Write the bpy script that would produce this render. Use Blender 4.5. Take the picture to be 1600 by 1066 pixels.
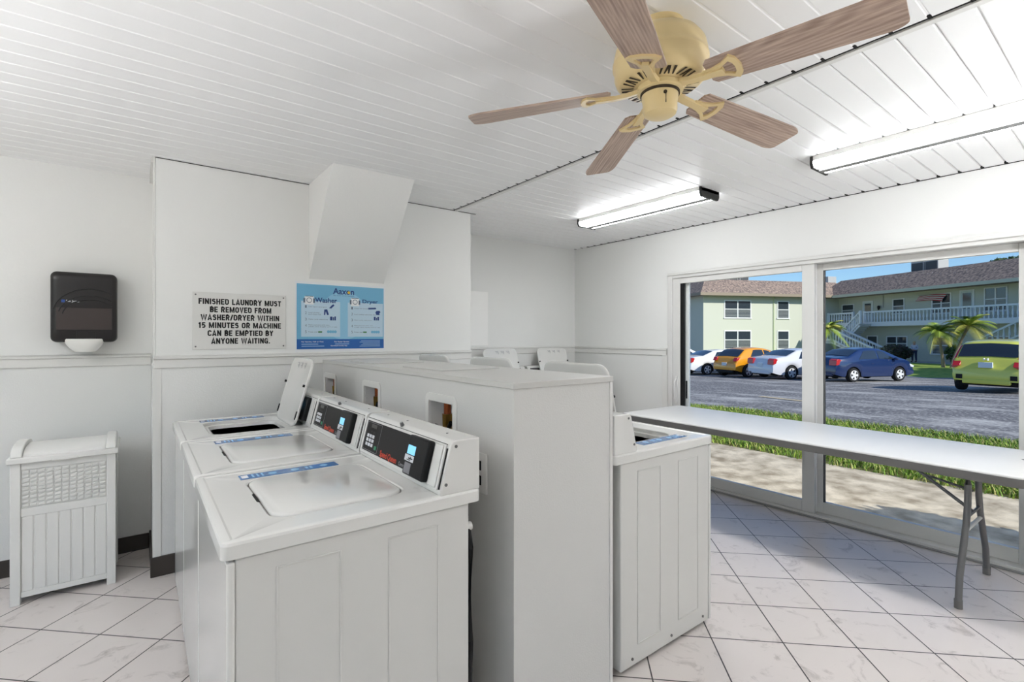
import bpy, bmesh, math, random
from mathutils import Vector, Matrix
random.seed(7)
PI = math.pi
SC = bpy.context.scene
COL = SC.collection
for o in list(bpy.data.objects): bpy.data.objects.remove(o)

# ------------------------------------------------------------------ camera, sky, sun, exposure
TH = math.radians(37.16)            # heading of the view, clockwise from +Y
SN, CS = math.sin(TH), math.cos(TH)
cam_data = bpy.data.cameras.new('camera'); cam = bpy.data.objects.new('camera', cam_data); COL.objects.link(cam)
cam.location = (0, 0, 1.392); cam.rotation_euler = (PI/2, 0, -TH)
cam_data.sensor_width = 36; cam_data.lens = 767.7/1600*36; cam_data.shift_y = -6.5/1600
cam_data.clip_start = .05; cam_data.clip_end = 400
SC.camera = cam

SUN_AZ = Vector((-.03, -1.0, 0)).normalized(); SUN_EL = math.radians(33)
world = bpy.data.worlds.new('sky'); SC.world = world; world.use_nodes = True
wn = world.node_tree.nodes; wl = world.node_tree.links
sky = wn.new('ShaderNodeTexSky'); sky.sky_type = 'NISHITA'; sky.sun_disc = False
sky.sun_elevation = SUN_EL; sky.sun_rotation = math.atan2(SUN_AZ.x, SUN_AZ.y)
sky.air_density = 1.0; sky.dust_density = .3; sky.ozone_density = 2.0
tint = wn.new('ShaderNodeMix'); tint.data_type = 'RGBA'; tint.blend_type = 'MULTIPLY'; tint.inputs[0].default_value = 1; tint.inputs[7].default_value = (.70, .88, 1.10, 1)
wl.new(sky.outputs[0], tint.inputs[6]); wl.new(tint.outputs[2], wn['Background'].inputs[0]); wn['Background'].inputs[1].default_value = .105
sd = bpy.data.lights.new('sun', 'SUN'); sd.energy = 3.3; sd.angle = .009; sd.color = (1, .95, .86)
so = bpy.data.objects.new('sun', sd); COL.objects.link(so)
sv = Vector((SUN_AZ.x*math.cos(SUN_EL), SUN_AZ.y*math.cos(SUN_EL), math.sin(SUN_EL)))
so.rotation_euler = sv.to_track_quat('Z', 'Y').to_euler(); so.location = (10, -20, 20)

SC.view_settings.view_transform = 'Standard'; SC.view_settings.look = 'None'
SC.view_settings.exposure = 0.52; SC.view_settings.gamma = 1.0
try: SC.view_settings.use_curve_mapping = False
except Exception: pass
LAMP = 16.0; UPL = 125.0

# ------------------------------------------------------------------ materials
def lin(c): return tuple(((v/255)/12.92 if v/255 <= .04045 else ((v/255+.055)/1.055)**2.4) for v in c)
MATS = {}
def mat(name, rgb, rough=.5, metal=0, spec=.5, bump=None, var=None, emit=0, coat=0):
    """rgb 0-255 sRGB. bump=(scale,strength); var=(scale,rgb2,lo,hi) noise colour variation"""
    if name in MATS: return MATS[name]
    m = bpy.data.materials.new(name); m.use_nodes = True; nt = m.node_tree; N = nt.nodes; L = nt.links
    b = N['Principled BSDF']; c = lin(rgb)
    b.inputs['Base Color'].default_value = (*c, 1); b.inputs['Roughness'].default_value = rough
    b.inputs['Metallic'].default_value = metal; b.inputs['Specular IOR Level'].default_value = spec
    if coat: b.inputs['Coat Weight'].default_value = coat; b.inputs['Coat Roughness'].default_value = .05
    if emit: b.inputs['Emission Color'].default_value = (*c, 1); b.inputs['Emission Strength'].default_value = emit
    if bump or var:
        tc = N.new('ShaderNodeTexCoord')
    if bump:
        n = N.new('ShaderNodeTexNoise'); n.inputs['Scale'].default_value = bump[0]; n.inputs['Detail'].default_value = 4
        L.new(tc.outputs['Object'], n.inputs['Vector'])
        bp = N.new('ShaderNodeBump'); bp.inputs['Strength'].default_value = bump[1]; bp.inputs['Distance'].default_value = .01
        L.new(n.outputs['Fac'], bp.inputs['Height']); L.new(bp.outputs[0], b.inputs['Normal'])
    if var:
        n = N.new('ShaderNodeTexNoise'); n.inputs['Scale'].default_value = var[0]; n.inputs['Detail'].default_value = 6
        L.new(tc.outputs['Object'], n.inputs['Vector'])
        r = N.new('ShaderNodeValToRGB'); r.color_ramp.elements[0].position = var[2]; r.color_ramp.elements[1].position = var[3]
        r.color_ramp.elements[0].color = (*c, 1); r.color_ramp.elements[1].color = (*lin(var[1]), 1)
        L.new(n.outputs['Fac'], r.inputs['Fac']); L.new(r.outputs[0], b.inputs['Base Color'])
    MATS[name] = m; return m

M_WALL = mat('wall_paint', (237, 237, 234), .6, bump=(60, .04))
M_WAINS = mat('wainscot_panel', (230, 230, 227), .6, bump=(160, .10))
M_CEIL = mat('ceiling_vinyl', (243, 243, 242), .42)
M_TRIM = mat('trim_paint', (226, 225, 221), .4)
M_GAP = mat('dark_gap', (18, 17, 16), .9)
M_BASE = mat('rubber_baseboard', (62, 55, 50), .5)
M_PONY = mat('partition_paint', (216, 215, 212), .65, bump=(220, .12))
M_CAP = mat('partition_cap', (204, 203, 199), .5, bump=(200, .05))
M_ENAMEL = mat('white_enamel', (226, 225, 221), .16, coat=.3)
M_ENAM_S = mat('white_enamel_satin', (216, 215, 211), .28)
M_BLACK = mat('black_plastic', (9, 9, 11), .45, spec=.3)
M_PANEL = mat('panel_black', (26, 24, 25), .5, spec=.3)
M_KEY = mat('key_white', (226, 228, 232), .4)
M_GREEN = mat('key_green', (40, 140, 100), .4)
M_RED = mat('logo_red', (205, 72, 48), .5)
M_GREYINK = mat('grey_ink', (150, 150, 152), .6)
M_LCD = mat('lcd_screen', (120, 190, 225), .3, emit=.55)
M_LCD2 = mat('dark_lcd', (62, 60, 58), .3)
M_PAD = mat('reader_pad', (128, 127, 132), .4)
M_BLUE = mat('label_blue', (58, 112, 172), .10, spec=.8)
M_BLUE_L = mat('label_light_blue', (130, 185, 225), .4)
M_STEEL = mat('steel_screw', (120, 120, 120), .3, .9)
M_DRUM = mat('drum_steel', (60, 60, 62), .35, .8)
M_COPPER = mat('copper', (168, 92, 58), .25, 1)
M_BRASS = mat('brass', (150, 120, 60), .3, 1)
M_PLASTIC = mat('white_plastic', (230, 229, 225), .35)
M_FANM = mat('fan_cream', (226, 203, 150), .32)
M_FAND = mat('fan_slot_dark', (54, 42, 26), .8)
M_ALU = mat('white_aluminium', (218, 217, 213), .35, bump=(30, .02))
M_ALUD = mat('grey_aluminium', (150, 150, 148), .4, .4)
M_TABLE = mat('table_grey', (220, 219, 216), .42, bump=(300, .05))
M_TEDGE = mat('table_edge_shade_foot_grey', (112, 111, 110), .5)  # table edge with its shade in the colour; also foot caps and mark
M_TLEG = mat('table_leg_grey', (112, 112, 113), .4, .3)
M_LIGHTEND = mat('fixture_end_cap', (28, 26, 24), .5)
M_SPINE = mat('fixture_spine', (135, 135, 135), .4)
M_INK = mat('sign_ink', (18, 18, 18), .6)
M_SIGN = mat('sign_white', (222, 221, 217), .45)

def glass_mat(name, tint=(1, 1, 1), refl=.06):
    m = bpy.data.materials.new(name); m.use_nodes = True; nt = m.node_tree; nt.nodes.clear()
    out = nt.nodes.new('ShaderNodeOutputMaterial'); t = nt.nodes.new('ShaderNodeBsdfTransparent'); t.inputs[0].default_value = (*tint, 1)
    g = nt.nodes.new('ShaderNodeBsdfGlossy'); g.inputs['Roughness'].default_value = .02
    mx = nt.nodes.new('ShaderNodeMixShader'); fr = nt.nodes.new('ShaderNodeFresnel'); fr.inputs[0].default_value = 1.05
    nt.links.new(fr.outputs[0], mx.inputs[0]); nt.links.new(t.outputs[0], mx.inputs[1]); nt.links.new(g.outputs[0], mx.inputs[2])
    nt.links.new(mx.outputs[0], out.inputs[0]); return m
M_GLASS = glass_mat('window_glass', (.97, .98, .98))
M_GLASSW = glass_mat('warm_tinted_glass', (1.0, .97, .92))  # warm tint offsets the blue daylight of the added left window

def tile_mat():
    m = bpy.data.materials.new('floor_tile'); m.use_nodes = True; nt = m.node_tree; N = nt.nodes; L = nt.links; b = N['Principled BSDF']
    tc = N.new('ShaderNodeTexCoord')
    n1 = N.new('ShaderNodeTexNoise'); n1.inputs['Scale'].default_value = 7; n1.inputs['Detail'].default_value = 9; n1.inputs['Roughness'].default_value = .68; n1.inputs['Distortion'].default_value = 1.2
    L.new(tc.outputs['Object'], n1.inputs['Vector'])
    r1 = N.new('ShaderNodeValToRGB'); e = r1.color_ramp.elements
    e[0].position = .30; e[0].color = (*lin((186, 177, 171)), 1); e[1].position = .44; e[1].color = (*lin((224, 216, 211)), 1)
    L.new(n1.outputs['Fac'], r1.inputs['Fac'])
    n2 = N.new('ShaderNodeTexNoise'); n2.inputs['Scale'].default_value = 2.2; n2.inputs['Detail'].default_value = 3
    L.new(tc.outputs['Object'], n2.inputs['Vector'])
    mx = N.new('ShaderNodeMix'); mx.data_type = 'RGBA'; mx.blend_type = 'MULTIPLY'; mx.inputs[0].default_value = .35
    r2 = N.new('ShaderNodeValToRGB'); r2.color_ramp.elements[0].position = .3; r2.color_ramp.elements[0].color = (.86, .84, .83, 1); r2.color_ramp.elements[1].position = .7
    L.new(n2.outputs['Fac'], r2.inputs['Fac']); L.new(r1.outputs[0], mx.inputs[6]); L.new(r2.outputs[0], mx.inputs[7])
    # brick texture as square tiles, 45 degrees plus one
    mp = N.new('ShaderNodeMapping'); mp.vector_type = 'TEXTURE'
    mp.inputs['Location'].default_value = (2.559, .818, 0); mp.inputs['Rotation'].default_value = (0, 0, math.radians(46.0))
    L.new(tc.outputs['Object'], mp.inputs['Vector'])
    br = N.new('ShaderNodeTexBrick'); br.offset = 0; br.squash = 1
    br.inputs['Scale'].default_value = 1; br.inputs['Mortar Size'].default_value = .0032; br.inputs['Mortar Smooth'].default_value = .15
    br.inputs['Brick Width'].default_value = .3145; br.inputs['Row Height'].default_value = .3145
    L.new(mp.outputs[0], br.inputs['Vector'])
    mx2 = N.new('ShaderNodeMix'); mx2.data_type = 'RGBA'; mx2.inputs[7].default_value = (*lin((58, 53, 51)), 1)
    L.new(br.outputs['Fac'], mx2.inputs[0]); L.new(mx.outputs[2], mx2.inputs[6]); L.new(mx2.outputs[2], b.inputs['Base Color'])
    b.inputs['Roughness'].default_value = .32
    inv = N.new('ShaderNodeMath'); inv.operation = 'SUBTRACT'; inv.inputs[0].default_value = 1; L.new(br.outputs['Fac'], inv.inputs[1])
    bp = N.new('ShaderNodeBump'); bp.inputs['Strength'].default_value = .4; bp.inputs['Distance'].default_value = .002
    L.new(inv.outputs[0], bp.inputs['Height']); L.new(bp.outputs[0], b.inputs['Normal'])
    return m
M_TILE = tile_mat()

def wood_mat():
    m = bpy.data.materials.new('bleached_oak_blade'); m.use_nodes = True; nt = m.node_tree; N = nt.nodes; L = nt.links; b = N['Principled BSDF']
    tc = N.new('ShaderNodeTexCoord'); mp = N.new('ShaderNodeMapping'); mp.inputs['Scale'].default_value = (1.2, 26, 8)
    oi = N.new('ShaderNodeObjectInfo'); va = N.new('ShaderNodeVectorMath'); va.operation = 'ADD'
    L.new(tc.outputs['Object'], va.inputs[0]); L.new(oi.outputs['Random'], va.inputs[1]); L.new(va.outputs[0], mp.inputs['Vector'])
    mp.inputs['Scale'].default_value = (3.0, 60, 20)
    n = N.new('ShaderNodeTexNoise'); n.inputs['Scale'].default_value = 1.6; n.inputs['Detail'].default_value = 9; n.inputs['Roughness'].default_value = .62; n.inputs['Distortion'].default_value = .6; L.new(mp.outputs[0], n.inputs['Vector'])
    m2 = N.new('ShaderNodeMapping'); m2.inputs['Scale'].default_value = (1.1, 9.0, 3); L.new(va.outputs[0], m2.inputs['Vector'])
    w = N.new('ShaderNodeTexWave'); w.wave_type = 'RINGS'; w.rings_direction = 'Z'; w.inputs['Scale'].default_value = 3.2; w.inputs['Distortion'].default_value = 2.5; w.inputs['Detail'].default_value = 3; w.inputs['Detail Scale'].default_value = 1.5
    L.new(m2.outputs[0], w.inputs['Vector'])
    mx = N.new('ShaderNodeMix'); mx.inputs[0].default_value = .86; L.new(w.outputs['Fac'], mx.inputs[2]); L.new(n.outputs['Fac'], mx.inputs[3])
    r = N.new('ShaderNodeValToRGB'); e = r.color_ramp.elements
    e[0].position = .25; e[0].color = (*lin((132, 108, 95)), 1); e[1].position = .70; e[1].color = (*lin((200, 178, 161)), 1)
    L.new(mx.outputs[0], r.inputs['Fac']); L.new(r.outputs[0], b.inputs['Base Color']); b.inputs['Roughness'].default_value = .4
    return m
M_WOOD = wood_mat()

# ------------------------------------------------------------------ mesh helpers
def rrect(x0, x1, y0, y1, r, k=5):
    pts = []
    for cx, cy, a0 in ((x1-r, y1-r, 0), (x0+r, y1-r, PI/2), (x0+r, y0+r, PI), (x1-r, y0+r, 1.5*PI)):
        for i in range(k+1):
            a = a0+PI/2*i/k; pts.append((cx+r*math.cos(a), cy+r*math.sin(a)))
    return pts
class MB:
    def __init__(s): s.v = []; s.f = []
    def add(s, vs, fs):
        n = len(s.v); s.v += [tuple(p) for p in vs]; s.f += [tuple(i+n for i in f) for f in fs]; return s
    def box(s, x0, x1, y0, y1, z0, z1):
        return s.add([(x0,y0,z0),(x1,y0,z0),(x1,y1,z0),(x0,y1,z0),(x0,y0,z1),(x1,y0,z1),(x1,y1,z1),(x0,y1,z1)],
                     [(0,3,2,1),(4,5,6,7),(0,1,5,4),(1,2,6,5),(2,3,7,6),(3,0,4,7)])
    def quad(s, a, b, c, d): return s.add([a, b, c, d], [(0, 1, 2, 3)])
    def loft(s, loops, cap0=True, cap1=True, closed=True):
        n = len(loops[0]); base = len(s.v)
        for lp in loops: s.v += [tuple(p) for p in lp]
        for i in range(len(loops)-1):
            for j in range(n if closed else n-1):
                k = (j+1) % n
                s.f.append((base+i*n+j, base+i*n+k, base+(i+1)*n+k, base+(i+1)*n+j))
        if cap0: s.f.append(tuple(base+j for j in reversed(range(n))))
        if cap1: s.f.append(tuple(base+(len(loops)-1)*n+j for j in range(n)))
        return s
    def prism(s, poly, axis, a0, a1):
        def P(p, a): return (a, p[0], p[1]) if axis == 'x' else ((p[0], a, p[1]) if axis == 'y' else (p[0], p[1], a))
        return s.loft([[P(p, a0) for p in poly], [P(p, a1) for p in poly]])
    def cyl(s, p0, p1, r0, r1=None, n=16):
        p0 = Vector(p0); p1 = Vector(p1); r1 = r0 if r1 is None else r1
        d = (p1-p0).normalized(); q = d.to_track_quat('Z', 'Y')
        return s.loft([[p+q @ Vector((r*math.cos(2*PI*i/n), r*math.sin(2*PI*i/n), 0)) for i in range(n)] for p, r in ((p0, r0), (p1, r1))])
    def tube(s, path, r, n=8):
        path = [Vector(p) for p in path]; loops = []
        for i, p in enumerate(path):
            d = (path[min(i+1, len(path)-1)]-path[max(i-1, 0)]).normalized(); q = d.to_track_quat('Z', 'Y')
            rr = r[i] if isinstance(r, (list, tuple)) else r
            loops.append([p+q @ Vector((rr*math.cos(2*PI*k/n), rr*math.sin(2*PI*k/n), 0)) for k in range(n)])
        return s.loft(loops)
    def lathe(s, prof, c=(0, 0, 0), n=32, cap0=True, cap1=True):
        return s.loft([[(c[0]+r*math.cos(2*PI*i/n), c[1]+r*math.sin(2*PI*i/n), c[2]+z) for i in range(n)] for r, z in prof], cap0, cap1)
    def ball(s, c, rx, ry, rz, n=12, m=8):
        lp = []
        for j in range(m+1):
            a = -PI/2+PI*j/m; q = max(math.cos(a), .02)
            lp.append([(c[0]+rx*q*math.cos(2*PI*i/n), c[1]+ry*q*math.sin(2*PI*i/n), c[2]+rz*math.sin(a)) for i in range(n)])
        return s.loft(lp)
    def xform(s, m):
        s.v = [tuple(m @ Vector(p)) for p in s.v]; return s
    def mesh(s, name, m, smooth=True, ang=35):
        me = bpy.data.meshes.new(name); me.from_pydata(s.v, [], s.f); me.update()
        bm = bmesh.new(); bm.from_mesh(me); bmesh.ops.recalc_face_normals(bm, faces=bm.faces); bm.to_mesh(me); bm.free()
        if m: me.materials.append(m)
        if smooth:
            me.shade_smooth(); me.set_sharp_from_angle(angle=math.radians(ang))
        return me
    def build(s, name, m, parent=None, bev=0, seg=2, smooth=True, ang=35, loc=None, rot=None):
        o = bpy.data.objects.new(name, s.mesh(name, m, smooth, ang)); COL.objects.link(o)
        if parent: o.parent = parent
        if loc: o.location = loc
        if rot: o.rotation_euler = rot
        if bev:
            b = o.modifiers.new('bevel', 'BEVEL'); b.width = bev; b.segments = seg; b.limit_method = 'ANGLE'; b.angle_limit = math.radians(40)
        return o
def build_each(mb, name, m, parent=None, **k):
    """every loose piece of mb as an object of its own"""
    par = list(range(len(mb.v)))
    def find(i):
        while par[i] != i: par[i] = par[par[i]]; i = par[i]
        return i
    for f in mb.f:
        for j in f[1:]: par[find(j)] = find(f[0])
    groups = {}
    for f in mb.f: groups.setdefault(find(f[0]), []).append(f)
    out = []
    for fs in groups.values():
        idx = sorted({i for f in fs for i in f}); mp = {i: n for n, i in enumerate(idx)}
        p = MB(); p.v = [mb.v[i] for i in idx]; p.f = [tuple(mp[i] for i in f) for f in fs]
        out.append(p.build(name, m, parent, **k))
    return out
MB.build_each = build_each
def tag(o, label=None, cat=None, group=None, kind=None):
    if label: o['label'] = label
    if cat: o['category'] = cat
    if group: o['group'] = group
    if kind: o['kind'] = kind
    return o
def empty(name, loc=(0, 0, 0), rz=0, label=None, cat=None, group=None, kind=None):
    o = bpy.data.objects.new(name, None); COL.objects.link(o); o.location = loc; o.rotation_euler = (0, 0, rz); o.empty_display_size = .1
    return tag(o, label, cat, group, kind)
def copy_tree(o, parent=None):
    c = o.copy(); COL.objects.link(c)
    if parent: c.parent = parent
    for ch in list(o.children): copy_tree(ch, c)
    return c
def struct(mb, name, m, parent=None, **k):
    o = mb.build(name, m, parent, **k)
    if not parent: o['kind'] = 'structure'
    return o
def text(body, size, m, parent, name='lettering', origin=(0, 0, 0), xdir=(1, 0, 0), ydir=(0, 0, 1), sx=1.0, bold=0.0, align='LEFT', ext=.0004, spacing=1.0, line=1.0):
    cu = bpy.data.curves.new(name, 'FONT'); cu.body = body; cu.size = size; cu.align_x = align; cu.extrude = ext; cu.offset = bold*size
    cu.space_character = spacing; cu.space_line = line; cu.resolution_u = 3
    t = bpy.data.objects.new('txt', cu); COL.objects.link(t)
    dg = bpy.context.evaluated_depsgraph_get(); me = bpy.data.meshes.new_from_object(t.evaluated_get(dg))
    bpy.data.objects.remove(t)
    X = Vector(xdir).normalized(); Y = Vector(ydir).normalized(); Z = X.cross(Y)
    mt = Matrix((X*sx, Y, Z)).transposed().to_4x4(); mt.translation = Vector(origin)
    me.transform(mt); me.name = name; me.materials.clear(); me.materials.append(m)
    o = bpy.data.objects.new(name, me); COL.objects.link(o); o.parent = parent
    return o

# ------------------------------------------------------------------ room shell
H = 2.4365
X0, X1 = -2.2, 4.163                 # left wall, window wall
Y0, YS, YL, YF = -3.2, 3.522, 4.035, 4.245
XA, XB = .073, 2.23                  # sign wall ends
T = .15
struct(MB().box(X0-T, X1+T, Y0-T, YF+T, -.12, 0), 'floor', M_TILE)
# ceiling: tongue and groove planks running along X, really grooved
def ceiling():
    prof = []; y = Y0; p = .1045; off = (.5597-Y0) % p
    ys = [Y0]; y = Y0+off
    prof.append((Y0, H))
    while y < YF:
        prof += [(y-.006, H), (y-.003, H+.011), (y+.003, H+.011), (y+.006, H)]; y += p
    prof.append((YF+T, H)); prof += [(YF+T, H+.1), (Y0, H+.1)]
    n = len(prof); mb = MB()
    for xa, xb, k in ((X0-T, 2.058, .22), (2.070, X1, 1)):
        pr = [(a, H+(b-H)*k if b < H+.05 else b) for a, b in prof]
        v = [(xa, a, b) for a, b in pr]+[(xb, a, b) for a, b in pr]
        mb.add(v, [(i, (i+1) % n, n+(i+1) % n, n+i) for i in range(n)]+[tuple(range(n)), tuple(range(n, 2*n))])
    o = struct(mb, 'ceiling', M_CEIL, ang=20)
    g = MB().box(2.056, 2.072, Y0, YS, H+.001, H+.02)
    y = .5597-p*20
    while y < YS:
        if y > Y0: g.prism([(y-.007, H-.0005), (y+.005, H-.0005), (y-.001, H+.007)], 'x', 2.042, 2.06)
        y += p
    y = .5597-p*20
    while y < YF:
        if y > Y0: g.prism([(y-.010, H-.001), (y+.007, H-.001), (y-.001, H+.010)], 'x', X1-.035, X1-.001)
        y += p
    g.box(X1-.006, X1-.0005, Y0, YF-.2, H-.004, H-.0005)
    g.build('groove_gap', M_GAP, o)
    c = MB().box(2.071, 2.10, Y0, YS-.01, H-.006, H-.0005); c.build('joint_channel', M_TRIM, o, bev=.001)
    e = MB().box(XA, XB+.05, YS-.004, YS-.0005, H-.004, H-.0005)
    e.build('edge_gap', M_GAP, o)
ceiling()
def wall(name, *boxes, m=M_WALL):
    mb = MB()
    for b in boxes: mb.box(*b)
    return struct(mb, name, m)
# sign wall bump-out, left recess wall, far recess wall
wall('wall_back', (XA, XB, YS, YF+T, 0, H))
wall('wall_left_recess', (X0, XA, YL, YF+T, 0, H))
wall('wall_far', (XB, X1, YF, YF+T, 0, H))
wall('wall_left', (X0-T, X0, Y0-T, -2.6, 0, H), (X0-T, X0, 3.3, YF+T, 0, H), (X0-T, X0, -2.6, 3.3, 2.05, H))
w3 = empty('added_window', (0, 0, 0), kind='structure')  # unseen left window, added so daylight brightens the ceiling and walls
f3 = MB().box(X0-.10, X0-.02, -2.6, 3.3, 0, .06).box(X0-.10, X0-.02, -2.6, 3.3, 1.98, 2.05)
for y in (-2.6, -1.15, .32, 1.79, 3.24): f3.box(X0-.10, X0-.02, y, y+.06, .06, 1.98)
f3.build('window_frame', M_ALU, w3, bev=.003)
for y in (-2.54, -1.09, .38, 1.85): MB().box(X0-.063, X0-.057, y, y+1.39, .06, 1.98).build('pane', M_GLASSW, w3)
wall('wall_rear', (X0, X1+T, Y0-T, Y0, 0, H))
# window wall with one big opening
OY0, OY1, OZ = .43, 2.916, 2.0
wall('wall_window', (X1, X1+T, Y0, OY0, -.1, H), (X1, X1+T, OY1, YF+T, -.1, H), (X1, X1+T, OY0, OY1, OZ, H))
# lower wainscot panels: textured sheets under the rail
RZ0, RZ1 = 1.208, 1.283
def wains(name, mb): return struct(mb, name, M_WAINS, bev=.001)
wains('wall_back_wainscot', MB().box(XA-.012, XB, YS-.006, YS, .116, RZ0+.01).box(XA-.012, XA, YS-.006, YL, .116, RZ0+.01))
wains('wall_left_wainscot', MB().box(X0, XA-.012, YL-.004, YL, .1, RZ0+.01))
wains('wall_far_wainscot', MB().box(XB, X1, YF-.004, YF, .1, RZ0+.01))
wains('wall_window_wainscot', MB().box(X1-.004, X1, OY1+.08, YF-.004, .1, RZ0+.01))
def rail(name, pts):
    """pts: polyline of wall face corners with outward normals handled by boxes"""
    mb = MB()
    for (xa, xb, ya, yb, nx, ny) in pts:
        for z0, z1, t in ((RZ0, RZ1-.022, .014), (RZ1-.022, RZ1-.006, .022), (RZ1-.006, RZ1, .010)):
            mb.box(xa-(t if nx < 0 else 0), xb+(t if nx > 0 else 0), ya-(t if ny < 0 else 0), yb, z0, z1)
    return struct(mb, name, M_TRIM, bev=.003)
rail('trim_1', [(XA-.012, XB, YS, YS, 0, -1)])
rail('trim_2', [(X0, XA-.012, YL, YL, 0, -1)])
rail('trim_3', [(XB, X1, YF, YF, 0, -1)])
rail('trim_4', [(X1, X1, OY1+.03, YF, -1, 0)])
# corner bead and vertical trims
struct(MB().box(XA-.014, XA+.028, YS-.010, YS-.0055, .116, RZ0), 'trim_5', M_TRIM, bev=.002)
struct(MB().box(XA-.012, XA-.002, YS-.004, YS+.01, RZ1, H-.002).box(XA-.02, XA-.001, YS+.02, YL-.003, H-.03, H-.001), 'trim_6', M_TRIM, bev=.001)
struct(MB().box(X1-.02, X1, OY1+.015, OY1+.08, 0, RZ0+.005), 'trim_7', M_TRIM, bev=.003)
# black rubber baseboards
struct(MB().box(XA-.018, XB, YS-.012, YS, 0, .116).box(XA-.024, XA-.010, YS-.012, YL-.004, 0, .116), 'baseboard_back', M_BASE, bev=.003)
struct(MB().box(X0, XA-.024, YL-.012, YL, 0, .1), 'baseboard_left', M_BASE, bev=.003)
struct(MB().box(XB, X1, YF-.012, YF, 0, .1), 'baseboard_far', M_BASE, bev=.003)
struct(MB().box(X1-.012, X1, OY1+.085, YF-.012, 0, .1), 'baseboard_window', M_BASE, bev=.003)
# sloping boxed-in soffit on the sign wall
so_ = MB().prism([(YS, H), (3.0, H), (YS, 1.79)], 'x', .925, 1.46)
struct(so_, 'wall_soffit', M_WALL, smooth=False)
# paler rectangle on the far wall
struct(MB().box(XB+.02, 2.90, YF-.003, YF, RZ1+.02, 1.86), 'far_wall_rectangle', mat('pale_rectangle', (252, 251, 248), .5))

# partition (pony wall) between the two rows of machines
PX0, PX1, PY, PZ = 1.019, 1.513, 1.334, 1.212
pony = MB()
pony.box(PX0+.10, PX1, PY, YS-.0065, 0, PZ)                       # core
BOXES = [1.842, 2.625, 3.36]                                       # centres of recessed water boxes
bw, bz0, bz1 = .105, .93, 1.118
ed = [PY]+[e for c in BOXES for e in (c-bw, c+bw)]+[YS-.0065]
for i in range(0, len(ed), 2): pony.box(PX0, PX0+.10, ed[i], ed[i+1], 0, PZ)
for c in BOXES:
    pony.box(PX0, PX0+.10, c-bw, c+bw, 0, bz0); pony.box(PX0, PX0+.10, c-bw, c+bw, bz1, PZ)
pw = struct(pony, 'wall_partition', M_PONY, smooth=False)
MB().box(PX0-.006, PX1+.006, PY-.006, YS-.0065, PZ, PZ+.022).build('cap', M_CAP, pw, bev=.002)
MB().box(PX1-.012, PX1+.004, PY-.004, PY+.03, 0, PZ).build('corner_bead', M_TRIM, pw, bev=.001)
mpl = MB().box(1.10, 1.42, 1.98, 2.40, PZ+.022, PZ+.027); mpl.build('access_panel', M_CAP, pw, bev=.001)
MB().box(1.08, 1.40, 2.75, 3.15, PZ+.022, PZ+.027).build('access_panel', M_CAP, pw, bev=.001)

# ------------------------------------------------------------------ sliding window
win = empty('window_1', (0, 0, 0), kind='structure')
fx0, fx1 = 4.125, 4.285
fr = MB().box(fx0, fx1, OY1-.048, OY1, 0, OZ).box(fx0, fx1, OY0, OY0+.03, 0, OZ).box(fx0, fx1, OY0+.03, OY1-.048, 1.957, OZ)
fr.box(fx0-.002, fx1, OY0+.03, OY1-.048, -.02, .030)
fr.box(fx0-.012, fx0, OY0, OY1, 1.985, OZ+.012)
fr.build('window_frame', M_ALU, win, bev=.003)
MB().box(fx0-.018, fx0-.002, OY0-.4, OY1+.02, .002, .014).build('threshold', M_ALUD, win, bev=.002)
def sash(name, xa, xb, y0, y1, sl, sr, z0, z1, zt, zb):
    r = MB().box(xa, xb, y1-sl, y1, z0, z1).box(xa, xb, y0, y0+sr, z0, z1).box(xa, xb, y0+sr, y1-sl, zt, z1).box(xa, xb, y0+sr, y1-sl, z0, zb)
    o = r.build(name, M_ALU, win, bev=.003)
    MB().box((xa+xb)/2-.003, (xa+xb)/2+.003, y0+sr-.004, y1-sl+.004, zb-.004, zt+.004).build('pane', M_GLASS, o)
    return o
s1 = sash('sliding_sash', 4.140, 4.178, 1.609, 2.868, .079, .089, .030, 1.957, 1.905, .115)
MB().box(4.146, 4.172, 2.751, 2.7895, .115, 1.905).build('gasket', M_BLACK, s1)
hb = MB().tube([(4.128, 2.825, .77), (4.100, 2.823, .80), (4.092, 2.82, .88), (4.100, 2.823, .96), (4.128, 2.825, .99)], .009)
hb.box(4.128, 4.141, 2.812, 2.838, .75, 1.01)
hb.build('handle', M_PLASTIC, s1, bev=.002)
s2 = sash('fixed_sash', 4.205, 4.243, .46, 1.70, .128, .053, .030, 1.957, 1.905, .115)
MB().box(4.207, 4.222, 1.560, 1.5725, .115, 1.905).build('gasket', mat('grey_gasket', (90, 90, 90), .6), s2)
M_WHT = mat('screen_white', (248, 248, 246), .5)
sc = MB().box(4.186, 4.204, 2.718, 2.774, .03, 1.957).box(4.186, 4.204, 1.612, 1.65, .03, 1.957).box(4.186, 4.204, 1.65, 2.718, 1.915, 1.957).box(4.186, 4.204, 1.65, 2.718, .03, .09)
s3 = sc.build('screen_frame', M_WHT, win, bev=.003)
MB().box(4.182, 4.188, 2.739, 2.753, .80, .97).build('latch', M_BLACK, s3, bev=.001)
# roof edge over the window outside (the eave of this very building)
struct(MB().box(X1+T, X1+T+.10, Y0-2, YF+2, H+.05, H+.2), 'trim_eave', M_TRIM)
struct(MB().box(X0-T, X1+T, Y0-T, YF+T, H+.1, H+.25), 'roof', M_WALL)

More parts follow.
